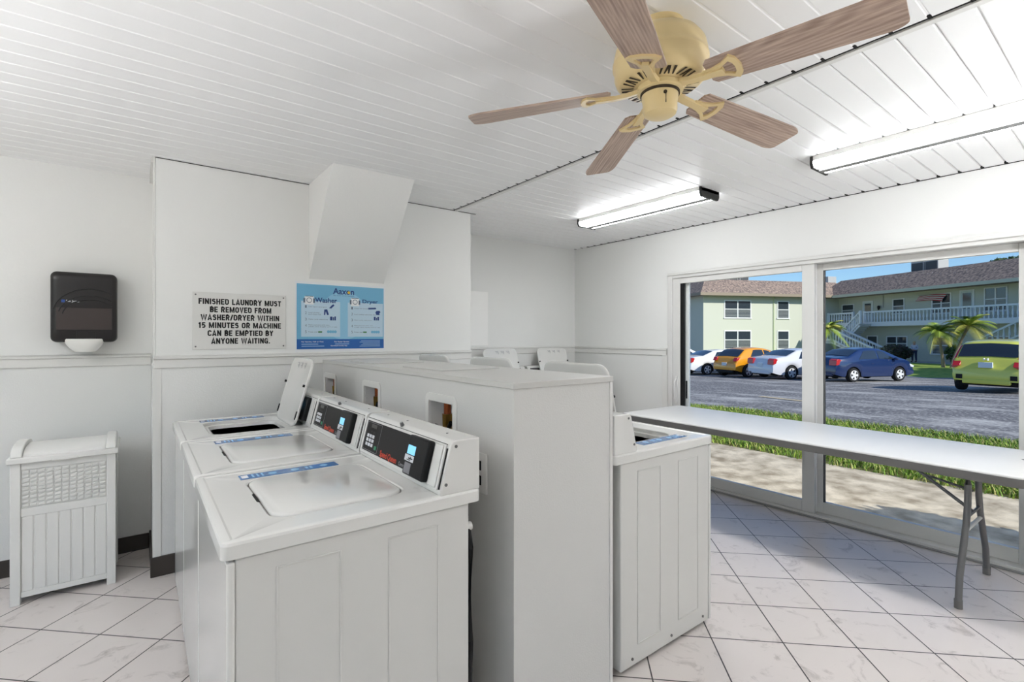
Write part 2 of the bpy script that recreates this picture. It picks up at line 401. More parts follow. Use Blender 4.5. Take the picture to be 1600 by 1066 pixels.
# ------------------------------------------------------------------ ceiling light fixtures
M_LENS = mat('lamp_lens', (250, 252, 255), .4, emit=LAMP)
def fixture(x, ya, yb, label, group='strip lights on the ceiling'):
    """twin-lobed strip light running along Y; root on the ceiling"""
    L = yb-ya
    r = empty('strip_light', (x, ya, H), 0, label, 'ceiling light', group)
    MB().box(-.111, .111, .0, L, -.0295, -.001).build('housing', M_PLASTIC, r, bev=.002)
    for s in (-1, 1):
        lp = [(s*.108, -.030), (s*.112, -.038), (s*.100, -.055), (s*.070, -.064), (s*.042, -.063), (s*.026, -.056), (s*.026, -.030)]
        MB().prism(lp, 'y', .014, L-.014).build('lens', M_LENS, r)
    MB().box(-.026, .026, .012, L-.012, -.072, -.020).build('spine', M_SPINE, r, bev=.002)
    for y0, y1 in ((0, .016), (L-.016, L)):
        MB().prism([(-.116, -.003), (.116, -.003), (.118, -.045), (.102, -.070), (-.102, -.070), (-.118, -.045)], 'y', y0, y1).build('end_cap', M_LIGHTEND, r, bev=.002)
    return r
fixture(3.205, 1.915, 3.12, 'lit white strip light with black end caps near the far corner')
fixture(3.205, .02, 1.225, 'lit white strip light above the grey table, cut by the photo edge')
fixture(-1.6, 1.7, 2.9, 'added strip light brightening the left walls, out of view')  # extra fixture added out of view to brighten the left walls

# floor-standing uplighters added out of view to brighten ceiling and walls
def uplighter(x, y, label, power=1.0):
    M_UP = mat('added_uplighter_glow_%d' % round(power*100), (250, 252, 255), .4, emit=UPL*power)
    r = empty('added_uplighter', (x, y, 0), 0, label, 'added fill lamp', 'added unseen uplighters')
    MB().lathe([(.14, .001), (.14, .018), (.03, .03)], n=28).build('base', M_TRIM, r)
    MB().cyl((0, 0, .028), (0, 0, 1.02), .014).build('pole', M_TRIM, r)
    MB().lathe([(.02, 1.0), (.07, 1.02), (.15, 1.08), (.19, 1.15), (.18, 1.15), (.14, 1.09), (.06, 1.035)], n=32).build('bowl', M_TRIM, r)
    MB().lathe([(.155, 1.112), (.155, 1.118)], n=32).build('light_disc', M_UP, r)
uplighter(-1.45, 2.0, 'added uplighter between the hamper and the added left window, brightening the ceiling', .48)
uplighter(-1.35, .35, 'added uplighter left of the viewer, brightening ceiling and walls', .80)
uplighter(2.7, -1.0, 'added uplighter behind the viewer, window side, brightening the right ceiling', 1.2)
# ------------------------------------------------------------------ ceiling fan
def fan():
    cx, cy = 1.395, 1.017
    r = empty('ceiling_fan', (cx, cy, H), 0, 'cream hugger ceiling fan with five bleached wood blades', 'ceiling fan')
    MB().lathe([(.078, 0), (.078, -.018), (.070, -.030), (.066, -.034)], n=40).build('canopy', M_FANM, r)
    prof = [(.066, -.030), (.098, -.036), (.128, -.052), (.146, -.078), (.152, -.105), (.152, -.118), (.156, -.124), (.156, -.134), (.150, -.140),
            (.150, -.168), (.143, -.186), (.130, -.196), (.075, -.203), (.070, -.208)]
    mo = MB().lathe(prof, n=48).build('motor_housing', M_FANM, r, ang=50)
    sl = MB()
    for k in range(40):                                             # slanted vent slots round the lower face
        a = 2*PI*k/40
        def pt(rr, da, z): return (rr*math.cos(a+da), rr*math.sin(a+da), z)
        da = .07 if k % 4 < 2 else -.07
        sl.add([pt(.086, -.030, -.2042), pt(.086, .030, -.2042), pt(.126, .036+da, -.1995), pt(.126, -.036+da, -.1995)], [(0, 1, 2, 3)])
    sl.build('vent_slots', M_FAND, mo)
    MB().lathe([(.068, -.203), (.075, -.207), (.075, -.222), (.066, -.226)], n=40).build('flywheel', M_FANM, r)
    MB().lathe([(.064, -.226), (.064, -.234)], n=40).build('dark_ring', M_FAND, r)
    MB().lathe([(.060, -.228), (.060, -.238), (.056, -.262), (.056, -.285), (.052, -.296), (.040, -.303), (.012, -.306)], n=40).build('switch_housing', M_FANM, r)
    d = Vector((-SN, -CS, 0))
    pc = MB().tube([d*.057+Vector((0, 0, -.248)), d*.066+Vector((0, 0, -.252)), d*.066+Vector((0, 0, -.285))], .0016, 6)
    pc.ball(d*.059+Vector((0, 0, -.248)), .006, .006, .006)
    pc.build('pull_chain', M_FAND, r)
    # blades, built along +X of their own frame
    L0, L1 = .165, .655
    out = []
    for i in range(9):
        t = i/8; out.append((L0+.012+t*(L1-.05-L0-.012), .055+.014*t))
    tip = [(L1-.05+.05*math.sin(a), .046+.023*math.cos(a)) for a in [PI/2*k/6 for k in range(1, 7)]]
    half = [(L0, .040)]+out+tip
    poly = half+[(x, -y) for x, y in reversed(half)]
    bl = MB().prism(poly, 'z', -.003, .003).mesh('blade', M_WOOD)
    # bracket: open ring plate plus arm
    ang = [2*PI*k/28 for k in range(28)]
    def ring(pts):                                                  # half outline (x, y>=0) from inner end to outer end
        q = []
        for (xa, ya), (xb, yb) in zip(pts, pts[1:]):
            q += [(xa+(xb-xa)*i/4, ya+(yb-ya)*i/4) for i in range(4)]
        return q+[pts[-1]]+[(x, -y) for x, y in reversed(q[1:])]
    ro = ring([(.150, 0), (.152, .016), (.185, .020), (.215, .030), (.246, .054), (.260, .036), (.266, 0)])
    ri = ring([(.196, 0), (.198, .008), (.210, .014), (.226, .024), (.238, .032), (.246, .020), (.249, 0)])
    br = MB()
    br.loft([[(x, y, -.010) for x, y in ri], [(x, y, -.010) for x, y in ro], [(x, y, -.003) for x, y in ro], [(x, y, -.003) for x, y in ri], [(x, y, -.010) for x, y in ri]], False, False)
    br.loft([[(.062, -.014, .006), (.062, .014, .006), (.062, .014, -.006), (.062, -.014, -.006)],
             [(.110, -.012, .000), (.110, .012, .000), (.110, .012, -.014), (.110, -.012, -.014)],
             [(.160, -.012, -.004), (.160, .012, -.004), (.160, .012, -.016), (.160, -.012, -.016)],
             [(.215, -.011, -.004), (.215, .011, -.004), (.215, .011, -.014), (.215, -.011, -.014)]])
    bk = br.mesh('blade_bracket', M_FANM)
    for k in range(5):
        a = math.radians(133.4-72*k)
        dr = .082+.0113*math.cos(a)+.0256*math.sin(a)
        o = bpy.data.objects.new('blade', bl); COL.objects.link(o); o.parent = r
        er = Vector((math.cos(a), math.sin(a), -dr)).normalized(); et = Vector((-math.sin(a), math.cos(a), -math.tan(math.radians(11.5)))).normalized()
        ez = er.cross(et).normalized(); et = ez.cross(er)
        mt = Matrix((er, et, ez)).transposed().to_4x4(); mt.translation = (0, 0, -.208)
        o.matrix_basis = mt
        b = bpy.data.objects.new('blade_bracket', bk); COL.objects.link(b); b.parent = o
fan()

# ------------------------------------------------------------------ washing machines
WW, WD, WT = .683, .715, .914
def washer():
    """local frame: x 0 (front) .. WD (back), y 0 (user's right) .. WW, z up"""
    r = empty('washing_machine')
    bx0, bx1 = .012, .672
    b = MB().box(bx0+.018, bx1, .006, WW-.006, .022, WT-.042); b.build('cabinet', M_ENAM_S, r, bev=.004)
    fp = MB().box(bx0, bx0+.018, .002, WW-.002, .022, WT-.048); fp.build('front_panel', M_ENAMEL, r, bev=.006, seg=3)
    em = MB()                                                        # pressed outlines on both cabinet sides
    for xa, xb in ((.118, .277), (.407, .566)):
        for y, s in ((.006, -1), (WW-.006, 1)):
            ya, yb = (y-.0022, y) if s < 0 else (y, y+.0022)
            em.box(xa, xa+.005, ya, yb, .10, .83); em.box(xb-.005, xb, ya, yb, .10, .83)
            em.box(xa+.005, xb-.005, ya, yb, .825, .83); em.box(xa+.005, xb-.005, ya, yb, .10, .105)
    em.build_each('pressed_outline', M_ENAM_S, r, bev=.0011)
    bo = MB()
    for x in (.08, .33, .60):
        for y, s in ((.006, -1), (WW-.006, 1)): bo.cyl((x, y, .052), (x, y+s*.004, .052), .006, n=10)
    bo.build_each('bolt', M_STEEL, r)
    ft = MB()
    for x in (.07, .62):
        for y in (.06, WW-.06): ft.lathe([(.02, .0005), (.022, .006), (.018, .024)], (x, y, 0), 12)
    ft.build_each('foot', M_BLACK, r)
    # top with lip, recessed field and lid opening
    def R(i, rad, z): return [(x, y, z) for x, y in rrect(i, WD-i, i-.001, WW+.001-i, max(rad-i, .004), 5)]
    hx0, hx1, hy0, hy1 = .131, .516, .110, .550
    def O(i, rad, z): return [(x, y, z) for x, y in rrect(hx0+i, hx1-i, hy0+i, hy1-i, rad, 5)]
    cxo, cyo, rr = (hx0+hx1)/2, (hy0+hy1)/2, .165
    n = 24; a0 = math.atan2(1, 1)
    def C(rad, z):
        pts = []
        for p in rrect(hx0, hx1, hy0, hy1, .06, 5):
            a = math.atan2(p[1]-cyo, p[0]-cxo); pts.append((cxo+rad*math.cos(a), cyo+rad*math.sin(a), z))
        return pts
    top = MB().loft([R(.010, .02, WT-.042), R(0, .02, WT-.040), R(0, .02, WT-.008), R(.003, .02, WT-.002), R(.009, .02, WT), R(.022, .02, WT), R(.028, .02, WT-.003),
                     O(-.004, .06, WT-.003), O(0, .06, WT-.006), O(0, .06, WT-.022), O(.022, .05, WT-.024), O(.026, .05, WT-.05), C(rr, WT-.075), C(rr-.006, WT-.10)], True, False)
    top.build('top_panel', M_ENAMEL, r, ang=22)
    MB().loft([C(rr-.004, WT-.085), C(rr+.02, WT-.12), C(rr+.02, .42), C(.02, .40)], False, True).build('drum', M_DRUM, r)
    # instruction strip beside the lid, towards the user's left
    st = MB().box(.122, .448, .562, .620, WT-.003, WT-.0015).build('instruction_strip', M_BLUE, r)
    ic = MB()
    ic.box(.128, .148, .574, .608, WT-.0015, WT-.001)
    ico = ic.build('strip_emblem', M_KEY, st)
    ic2 = MB()
    for x in (.225, .300, .400): ic2.lathe([(.014, WT-.0015), (.014, WT-.001)], (x, .590, 0), 14)
    for x in (.335, .350): ic2.box(x, x+.009, .578, .604, WT-.0015, WT-.001)
    for x in (.160, .175, .190): ic2.box(x, x+.006, .570, .612, WT-.0015, WT-.0011)
    ic2.build_each('strip_icon', M_BLUE_L, st)
    # lid, own frame with the hinge as origin, closed towards -x
    def Q(i, z): return [(x, y, z) for x, y in rrect(-.377+i, -i, -.216+i, .216-i, .057-i, 5)]
    lid = MB().loft([Q(.012, -.004), Q(.003, -.006), Q(0, -.003), Q(0, .004), Q(.003, .008), Q(.010, .010)]).build('lid', M_ENAMEL, r, ang=60, loc=(.512, .330, WT-.009))
    mk = MB()
    for k in range(3):
        y = -.09+.07*k
        mk.box(-.350, -.346, y-.020, y+.016, -.0070, -.0058); mk.box(-.346, -.318, y-.020, y-.016, -.0070, -.0058)
        mk.box(-.335, -.331, y-.010, y+.010, -.0070, -.0058)
    mk.build_each('moulded_icon', M_GREYINK, lid)
    st_ = MB()
    for s in (-1, 1):
        st_.cyl((-.225, s*.206, -.006), (-.225, s*.206, -.016), .007, n=10)
        st_.box(-.085, -.040, s*.204-.006, s*.204+.006, -.010, -.005)
    st_.build_each('bumper', M_BLACK, lid)
    fn = MB().prism([(.124, .29), (.1315, .28), (.1315, .38), (.124, .37)], 'z', WT-.0030, WT-.0022).build('finger_recess', M_GAP, r)
    # console: wedge with sloping face
    cy0, cy1 = .004, WW-.004
    bz, tz = WT, WT+.160
    prof = [(.572, bz-.003), (.571, bz+.012), (.606, tz-.012), (.616, tz-.002), (.626, tz), (.712, tz), (.712, bz-.003)]
    con = MB().prism(prof, 'y', cy0, cy1).build('console', M_ENAMEL, r, bev=.004, seg=3)
    sc = MB()
    for x, z in ((.590, bz+.03), (.625, tz-.018)):
        for y, s in ((cy0, -1), (cy1, 1)): sc.cyl((x, y, z), (x, y+s*.002, z), .005, n=12)
    for y in (.12, .42, .60): sc.cyl((.66, y, tz), (.66, y, tz+.0015), .004, n=10)
    sc.cyl((.612, .36, tz-.004), (.607, .36, tz+.008), .008, .006, n=12)
    sc.build_each('console_screw', M_STEEL, con)
    # frame on the slope: a = along slope upward, n = outward
    P0 = Vector((.571, 0, bz+.012)); P1 = Vector((.606, 0, tz-.012)); up = (P1-P0).normalized(); nn = Vector((-up.z, 0, up.x))
    SL = (P1-P0).length
    def S(a, y, h): return P0+up*a+Vector((0, y, 0))+nn*h
    def slab(mb, a0, a1, y0, y1, h0, h1):
        v = [S(a0, y0, h0), S(a1, y0, h0), S(a1, y1, h0), S(a0, y1, h0), S(a0, y0, h1), S(a1, y0, h1), S(a1, y1, h1), S(a0, y1, h1)]
        return mb.add(v, [(0, 3, 2, 1), (4, 5, 6, 7), (0, 1, 5, 4), (1, 2, 6, 5), (2, 3, 7, 6), (3, 0, 4, 7)])
    fas = MB(); slab(fas, .001, SL-.001, .020, WW-.012, -.002, .006)
    fa = fas.build('fascia_frame', M_ENAMEL, r, bev=.002)
    g = MB(); slab(g, .004, SL-.012, .012, .020, -.001, .0012); slab(g, SL-.002, SL+.0005, .02, WW-.012, 0, .0015)
    g.build_each('fascia_gap', M_GAP, con)
    cp = MB(); slab(cp, .014, SL-.010, .155, WW-.034, .005, .0075)
    pan = cp.build('control_panel', M_PANEL, r)
    o_ = MB(); ya, yb, aa, ab = .500, WW-.040, .018, SL-.014        # outlined keypad field, user's left
    for q in ((aa, aa+.0015, ya, yb), (ab-.0015, ab, ya, yb), (aa, ab, ya, ya+.0015), (aa, ab, yb-.0015, yb)): slab(o_, *q, .0075, .0082)
    o_.build_each('keypad_outline', M_GREYINK, pan)
    d_ = MB(); slab(d_, SL-.034, SL-.020, .545, .600, .0075, .0084); slab(d_, SL-.052, SL-.046, .585, .589, .0075, .0082)
    for y in (.545, .556, .567): slab(d_, SL-.054, SL-.046, y, y+.003, .0075, .0082)
    d_.build('display', M_LCD2, pan)
    for row in range(3):
        for cc in range(3):
            k_ = MB(); y = .612-.026*cc; a = .068-.0165*row
            slab(k_, a, a+.012, y-.009, y+.009, .0075, .0095); k_.build('key', M_KEY, pan)
    k_ = MB(); slab(k_, .030, .044, .511, .531, .0075, .0095); k_.build('start_key', M_GREEN, pan)
    text('Speed Queen', .030, M_RED, pan, 'lettering', S(.019, .470, .0080), (0, -1, 0), up, .98, .014, spacing=.92)
    text('Commercial', .019, M_GREYINK, pan, 'small_lettering', S(.019, .302, .0080), (0, -1, 0), up, .80)
    # card reader standing proud near the user's right
    cr = MB(); slab(cr, .008, SL-.004, .082, .222, .006, .030)
    rd = cr.build('card_reader', M_BLACK, r, bev=.006, seg=3)
    q = MB(); slab(q, .075, .104, .158, .212, .030, .0308); q.build('reader_screen', M_LCD, rd)
    q = MB(); slab(q, .052, .072, .158, .222, .030, .0306); q.build('payment_sticker', M_KEY, rd)
    q = MB(); slab(q, .054, .068, .178, .182, .0306, .0309); slab(q, .060, .064, .165, .195, .0306, .0309); slab(q, .055, .058, .185, .205, .0306, .0309); q.build_each('sticker_mark', M_INK, rd)
    q = MB(); slab(q, .014, .047, .168, .212, .030, .0306); q.build('tap_pad', M_PAD, rd)
    fc = MB()                                                       # white reveal right of the reader
    slab(fc, .006, SL-.006, .030, .078, .006, .010); fc.build('blank_plate', M_ENAMEL, fa, bev=.002)
    # hoses behind
    hs = MB()
    for y in (.06,): hs.tube([(.672, y, .78), (.70, y, .77), (.712, y+.004, .70), (.712, y+.004, .40), (.700, y, .10), (.68, y, .05)], .012)
    hs.build('drain_hose', M_BLACK, r)
    MB().cyl((.690, .062, .775), (.714, .062, .775), .014).build('hose_elbow', M_PLASTIC, r)
    MB().prism([(.33, 0), (.37, 0), (.37, .05), (.33, .05)], 'x', .6725, .676)
    bs = MB()
    bs.box(.672, .675, .012, .026, .83, .862); bs.box(.672, .675, .012, .034, .60, .76)
    bs.build_each('rear_slot', M_BLACK, r)
    return r
proto = washer()
def set_open(w, deg):
    for ch in w.children:
        if ch.name.split('.')[0] == 'lid': ch.rotation_euler = (0, math.radians(deg), 0)
        elif ch.name.split('.')[0] == 'finger_recess' and deg: bpy.data.objects.remove(ch)
LX, RX = .148, 2.232
rows = [  # x, y, rz, lid angle, label
    (LX, 1.300, 0, 0, 'nearest white top-loading washer with closed lid, beside the partition', 'left row of washers'),
    (LX, 1.995, 0, 0, 'white washer with closed lid between the nearest and the open one', 'left row of washers'),
    (LX, 2.690, 0, 106, 'white washer with raised lid in the row under the two signs', 'left row of washers'),
    (RX, 1.320+WW, PI, 104, 'white washer with open lid at the partition end, facing the grey table', 'right row of washers'),
    (RX, 2.015+WW, PI, 104, 'middle washer with raised lid in the row behind the partition', 'right row of washers'),
    (RX, 2.710+WW, PI, 104, 'farthest washer with raised lid in the row behind the partition', 'right row of washers'),
    (3.300, 3.515, PI/2, 106, 'white washer with raised lid at far wall, left of the corner one', 'far wall washers'),
    (4.010, 3.515, PI/2, 106, 'white washer with raised lid in the far corner by the window wall', 'far wall washers'),
]
for i, (x, y, rz, op, lab, grp) in enumerate(rows):
    w = copy_tree(proto)
    w.location = (x, y, 0); w.rotation_euler = (0, 0, rz)
    tag(w, lab, 'washing machine', grp)
    set_open(w, op)
def kill(o):
    for ch in list(o.children): kill(ch)
    bpy.data.objects.remove(o)
kill(proto)

# ------------------------------------------------------------------ recessed water boxes in the partition
def water_box(cy, label):
    r = empty('water_box', (PX0, cy, 0), 0, label, 'water box', 'recessed water boxes over the left washers')
    o = rrect(-bw-.028, bw+.028, bz0-.03, bz1+.030, .03, 5); i = rrect(-bw+.002, bw-.002, bz0+.002, bz1-.002, .008, 5)
    MB().loft([[(-.0005, a, b) for a, b in i], [(-.006, a, b) for a, b in i], [(-.006, a, b) for a, b in o], [(-.0005, a, b) for a, b in o]], False, False).build('face_frame', M_PLASTIC, r)
    MB().box(.070, .0985, -bw+.002, bw-.002, bz0+.002, bz1-.002).box(.001, .085, -bw+.001, -bw+.005, bz0+.002, bz1-.002).box(.001, .085, bw-.005, bw-.001, bz0+.002, bz1-.002).box(.001, .085, -bw+.005, bw-.005, bz0+.001, bz0+.005).box(.001, .085, -bw+.005, bw-.005, bz1-.005, bz1-.001).build('box_shell', mat('box_shell_grey', (228, 227, 226), .4), r)
    p = MB().cyl((.042, .020, 1.05), (.042, .020, bz1-.005), .016); p.build('copper_pipe', M_COPPER, r)
    v = MB().cyl((.042, .020, .99), (.042, .020, 1.06), .021, .024, 8).cyl((.045, .005, 1.0), (.02, .06, .985), .014).cyl((.045, .005, 1.0), (.02, -.05, .985), .014).cyl((.03, .005, 1.0), (.0, .005, .985), .012)
    v.build('brass_valve', M_BRASS, r)
    h = MB().cyl((.018, -.02, .995), (.012, -.062, 1.035), .009).cyl((.02, .02, .992), (.01, .07, 1.005), .010).tube([(.02, -.05, .985), (.0, -.055, .965), (.004, -.05, .94)], .014).tube([(.02, .06, .985), (.0, .065, .965), (.004, .06, .94)], .014)
    h.build_each('valve_handle', M_BLACK, r)
for c, lab in zip(BOXES, ('white recessed water box behind the nearest washer', 'white recessed water box behind the middle left washer', 'white recessed water box behind the open-lidded left washer')):
    water_box(c, lab)
# outlet plate on the partition behind the near washer
ol = empty('power_outlet', (PX0, 1.545, .885), 0, 'white power outlet on the partition behind the nearest washer', 'outlet')
MB().box(-.007, -.0005, -.055, .055, -.075, .075).build('cover_plate', M_PLASTIC, ol, bev=.003)
MB().box(-.009, -.007, -.02, .0, .01, .045).box(-.009, -.007, -.02, .0, -.045, -.01).build_each('socket', M_BLACK, ol)
MB().box(-.035, -.0095, -.018, .018, -.042, -.012).build('plug', M_BLACK, ol, bev=.004)

# ------------------------------------------------------------------ signs
sg = empty('notice_sign', (.253, YS, 1.315), 0, 'white notice with black capitals about finished laundry, on the wall', 'sign')
MB().box(0, .524, -.005, -.001, 0, .350).build('sign_board', M_SIGN, sg, bev=.001)
lines = ['FINISHED LAUNDRY MUST', 'BE REMOVED FROM', 'WASHER/DRYER WITHIN', '15 MINUTES OR MACHINE', 'CAN BE EMPTIED BY', 'ANYONE WAITING.']
wid = [.462, .345, .440, .462, .368, .330]
def fit_text(body, width, height, m, parent, name, cx, z, yy, bold=0.0, x0=None):
    o = text(body, 1.0, m, parent, name, bold=bold, ext=0.0)
    xs = [v.co.x for v in o.data.vertices]; zs = [v.co.z for v in o.data.vertices]
    w_, h_ = max(xs)-min(xs), max(zs)-min(zs)
    sx = (width if width else height/h_*w_)/w_; sz = height/h_
    ox = (x0 if x0 is not None else cx-width/2)
    for v in o.data.vertices: v.co = ((v.co.x-min(xs))*sx+ox, yy, (v.co.z-min(zs))*sz+z)
    return o
def arc(cx, cy, rx, ry, a0, a1, n=8): return [(cx+rx*math.cos(math.radians(a0+(a1-a0)*i/n)), cy+ry*math.sin(math.radians(a0+(a1-a0)*i/n))) for i in range(n+1)]
k_ = .105                                                           # half stroke, capital height 1
A_, B_ = k_, 1-k_
def glyph(c):
    w = .60; l, r, m = k_, w-k_, w/2
    bowl = lambda y0, y1: [(l, y1), (r-.16, y1)]+arc(r-.16, (y0+y1)/2, .16, (y1-y0)/2, 90, -90)+[(l, y0)]
    G = {
     'I': (.24, [[(.12, 0), (.12, 1)]]), 'L': (.50, [[(l, 1), (l, A_), (.50, A_)]]), 'F': (.50, [[(l, 0), (l, B_), (.50, B_)], [(l, .52), (.46, .52)]]),
     'E': (.52, [[(.52, B_), (l, B_), (l, A_), (.52, A_)], [(l, .5), (.48, .5)]]), 'H': (w, [[(l, 0), (l, 1)], [(r, 0), (r, 1)], [(l, .5), (r, .5)]]),
     'T': (.54, [[(0, B_), (.54, B_)], [(.27, B_), (.27, 0)]]), 'N': (w+.02, [[(l, 0), (l, 1)], [(r+.02, 0), (r+.02, 1)], [(l, .95), (r+.02, .05)]]),
     'M': (.78, [[(l, 0), (l, 1)], [(.67, 0), (.67, 1)], [(l+.02, .96), (.39, .14), (.65, .96)]]), 'A': (.64, [[(.09, 0), (.32, .97), (.55, 0)], [(.17, .25), (.47, .25)]]),
     'V': (.62, [[(.09, 1), (.31, .05), (.53, 1)]]), 'W': (.92, [[(.09, 1), (.26, .06), (.46, .94), (.66, .06), (.83, 1)]]), 'Y': (.62, [[(.08, 1), (.31, .46), (.54, 1)], [(.31, .5), (.31, 0)]]),
     'D': (w, [[(l, A_), (l, B_), (r-.2, B_)]+arc(r-.2, B_-.2, .2, .2, 90, 0)[1:]+arc(r-.2, A_+.2, .2, .2, 0, -90)+[(l, A_)]]),
     'O': (w, [arc(m, B_-.19, r-m, .19, 180, 0)+arc(m, A_+.19, r-m, .19, 0, -180)+[(l, B_-.19)]]),
     'C': (.58, [arc(m, B_-.19, r-m, .19, 0, 180)+arc(m, A_+.19, r-m, .19, 180, 360)]),
     'G': (w, [arc(m, B_-.19, r-m, .19, 0, 180)+arc(m, A_+.19, r-m, .19, 180, 360)+[(r, .46), (m, .46)], [(r, .46), (r, 0)]]),
     'U': (w, [[(l, 1)]+arc(m, A_+.19, r-m, .19, 180, 360)+[(r, 1)]]),
     'S': (.56, [arc(.28, B_-.17, .17, .17, 10, 180)+arc(.28, .66, .17, .14, 180, 270)[1:]+arc(.28, A_+.19, .17, .19+.11, 90, 0, 6)[1:]+arc(.28, A_+.17, .17, .17, 0, -170)]),
     'B': (.58, [bowl(A_, .5), bowl(.5, B_), [(l, 0.0), (l, 1)]]), 'P': (.56, [bowl(.46, B_), [(l, 0), (l, 1)]]), 'R': (.60, [bowl(.46, B_), [(l, 0), (l, 1)], [(.30, .46), (.50, 0)]]),
     '/': (.42, [[(.06, -.02), (.36, 1.02)]]), '1': (.36, [[(.02, .74), (.21, .86)], [(.21, 0), (.21, 1)]]), '.': (.26, [[(.13, 0), (.13, .2)]]), ' ': (.30, []),
     '5': (.54, [[(.50, B_), (.14, B_), (.11, .52), (.28, .58)]+arc(.26, .345, .18, .235, 75, -150)])}
    return G[c]
def block_text(body, width, height, x0, z0, y, m, parent):
    x = 0; mb = MB()
    for c in body:
        w, strokes = glyph(c)
        for st_ in strokes:
            P = [Vector((px+x, pz)) for px, pz in st_]; n = len(P); L_, R_ = [], []
            for i in range(n):
                d0 = (P[i]-P[i-1]).normalized() if i else None; d1 = (P[i+1]-P[i]).normalized() if i < n-1 else None
                d0 = d0 or d1; d1 = d1 or d0; t = (d0+d1); t = t.normalized() if t.length > .1 else d1
                q = Vector((-t.y, t.x)); sc_ = k_/max(.45, q.dot(Vector((-d1.y, d1.x))))
                L_.append(P[i]+q*sc_); R_.append(P[i]-q*sc_)
            v = [p for i in range(n) for p in (L_[i], R_[i])]
            mb.add([(p.x, 0, p.y) for p in v], [(2*i, 2*i+1, 2*i+3, 2*i+2) for i in range(n-1)])
        x += w+.085
    x -= .085; sx = width/x
    mb.v = [(x0+a*sx, y, z0+b*height) for a, _, b in mb.v]
    return mb.build('lettering', m, parent, smooth=False)
for i, (t, w) in enumerate(zip(lines, wid)):
    block_text(t, w, .0355, .262-w/2, .277-.0487*i, -.0056, M_INK, sg)
nl = MB()
for x in (.016, .508):
    for z in (.018, .334): nl.cyl((x, -.005, z), (x, -.0075, z), .005, n=10)
nl.build_each('nail', M_STEEL, sg)

po = empty('instruction_poster', (.845, YS, 1.308), 0, 'blue washer and dryer instruction poster under the sloping soffit', 'poster')
M_PB = mat('poster_blue', (112, 178, 212), .4); M_PL = mat('poster_pale', (190, 214, 230), .45); M_PD = mat('poster_footer', (22, 92, 168), .4)
M_PN = mat('poster_navy', (28, 62, 128), .45); M_PC = mat('poster_circle', (142, 196, 224), .45); M_PG = mat('poster_grey', (92, 108, 128), .5)
M_PW = mat('poster_white', (234, 236, 238), .45); M_PGR = mat('poster_green', (64, 130, 80), .45)
MB().box(0, .614, -.003, -.001, 0, .446).build('paper', M_PB, po)
MB().box(-.010, .624, -.001, -.0003, -.018, .462).build('backing', M_PW, po)
ci = MB()
def disc(mb, cx, cz, r, y, n=40, zmax=None):
    mb.loft([[(cx+r*math.cos(2*PI*k/n), y, cz+r*math.sin(2*PI*k/n)) for k in range(n)], [(cx+r*math.cos(2*PI*k/n), y-.0003, cz+r*math.sin(2*PI*k/n)) for k in range(n)]])
disc(ci, .32, .235, .17, -.003); ci.build('circle', M_PC, po)
MB().box(0, .614, -.0037, -.003, 0, .068).build('footer', M_PD, po)
fit_text('Aaxon', .150, .044, M_PN, po, 'title', .315, .385, -.0042, .02)
q = MB(); disc(q, .352, .401, .010, -.0044, 20); q.build('title_dot', mat('poster_yellow', (232, 196, 60), .5), po)
fit_text('The smart laundry solution', .15, .009, M_PN, po, 'tagline', .315, .371, -.0042)
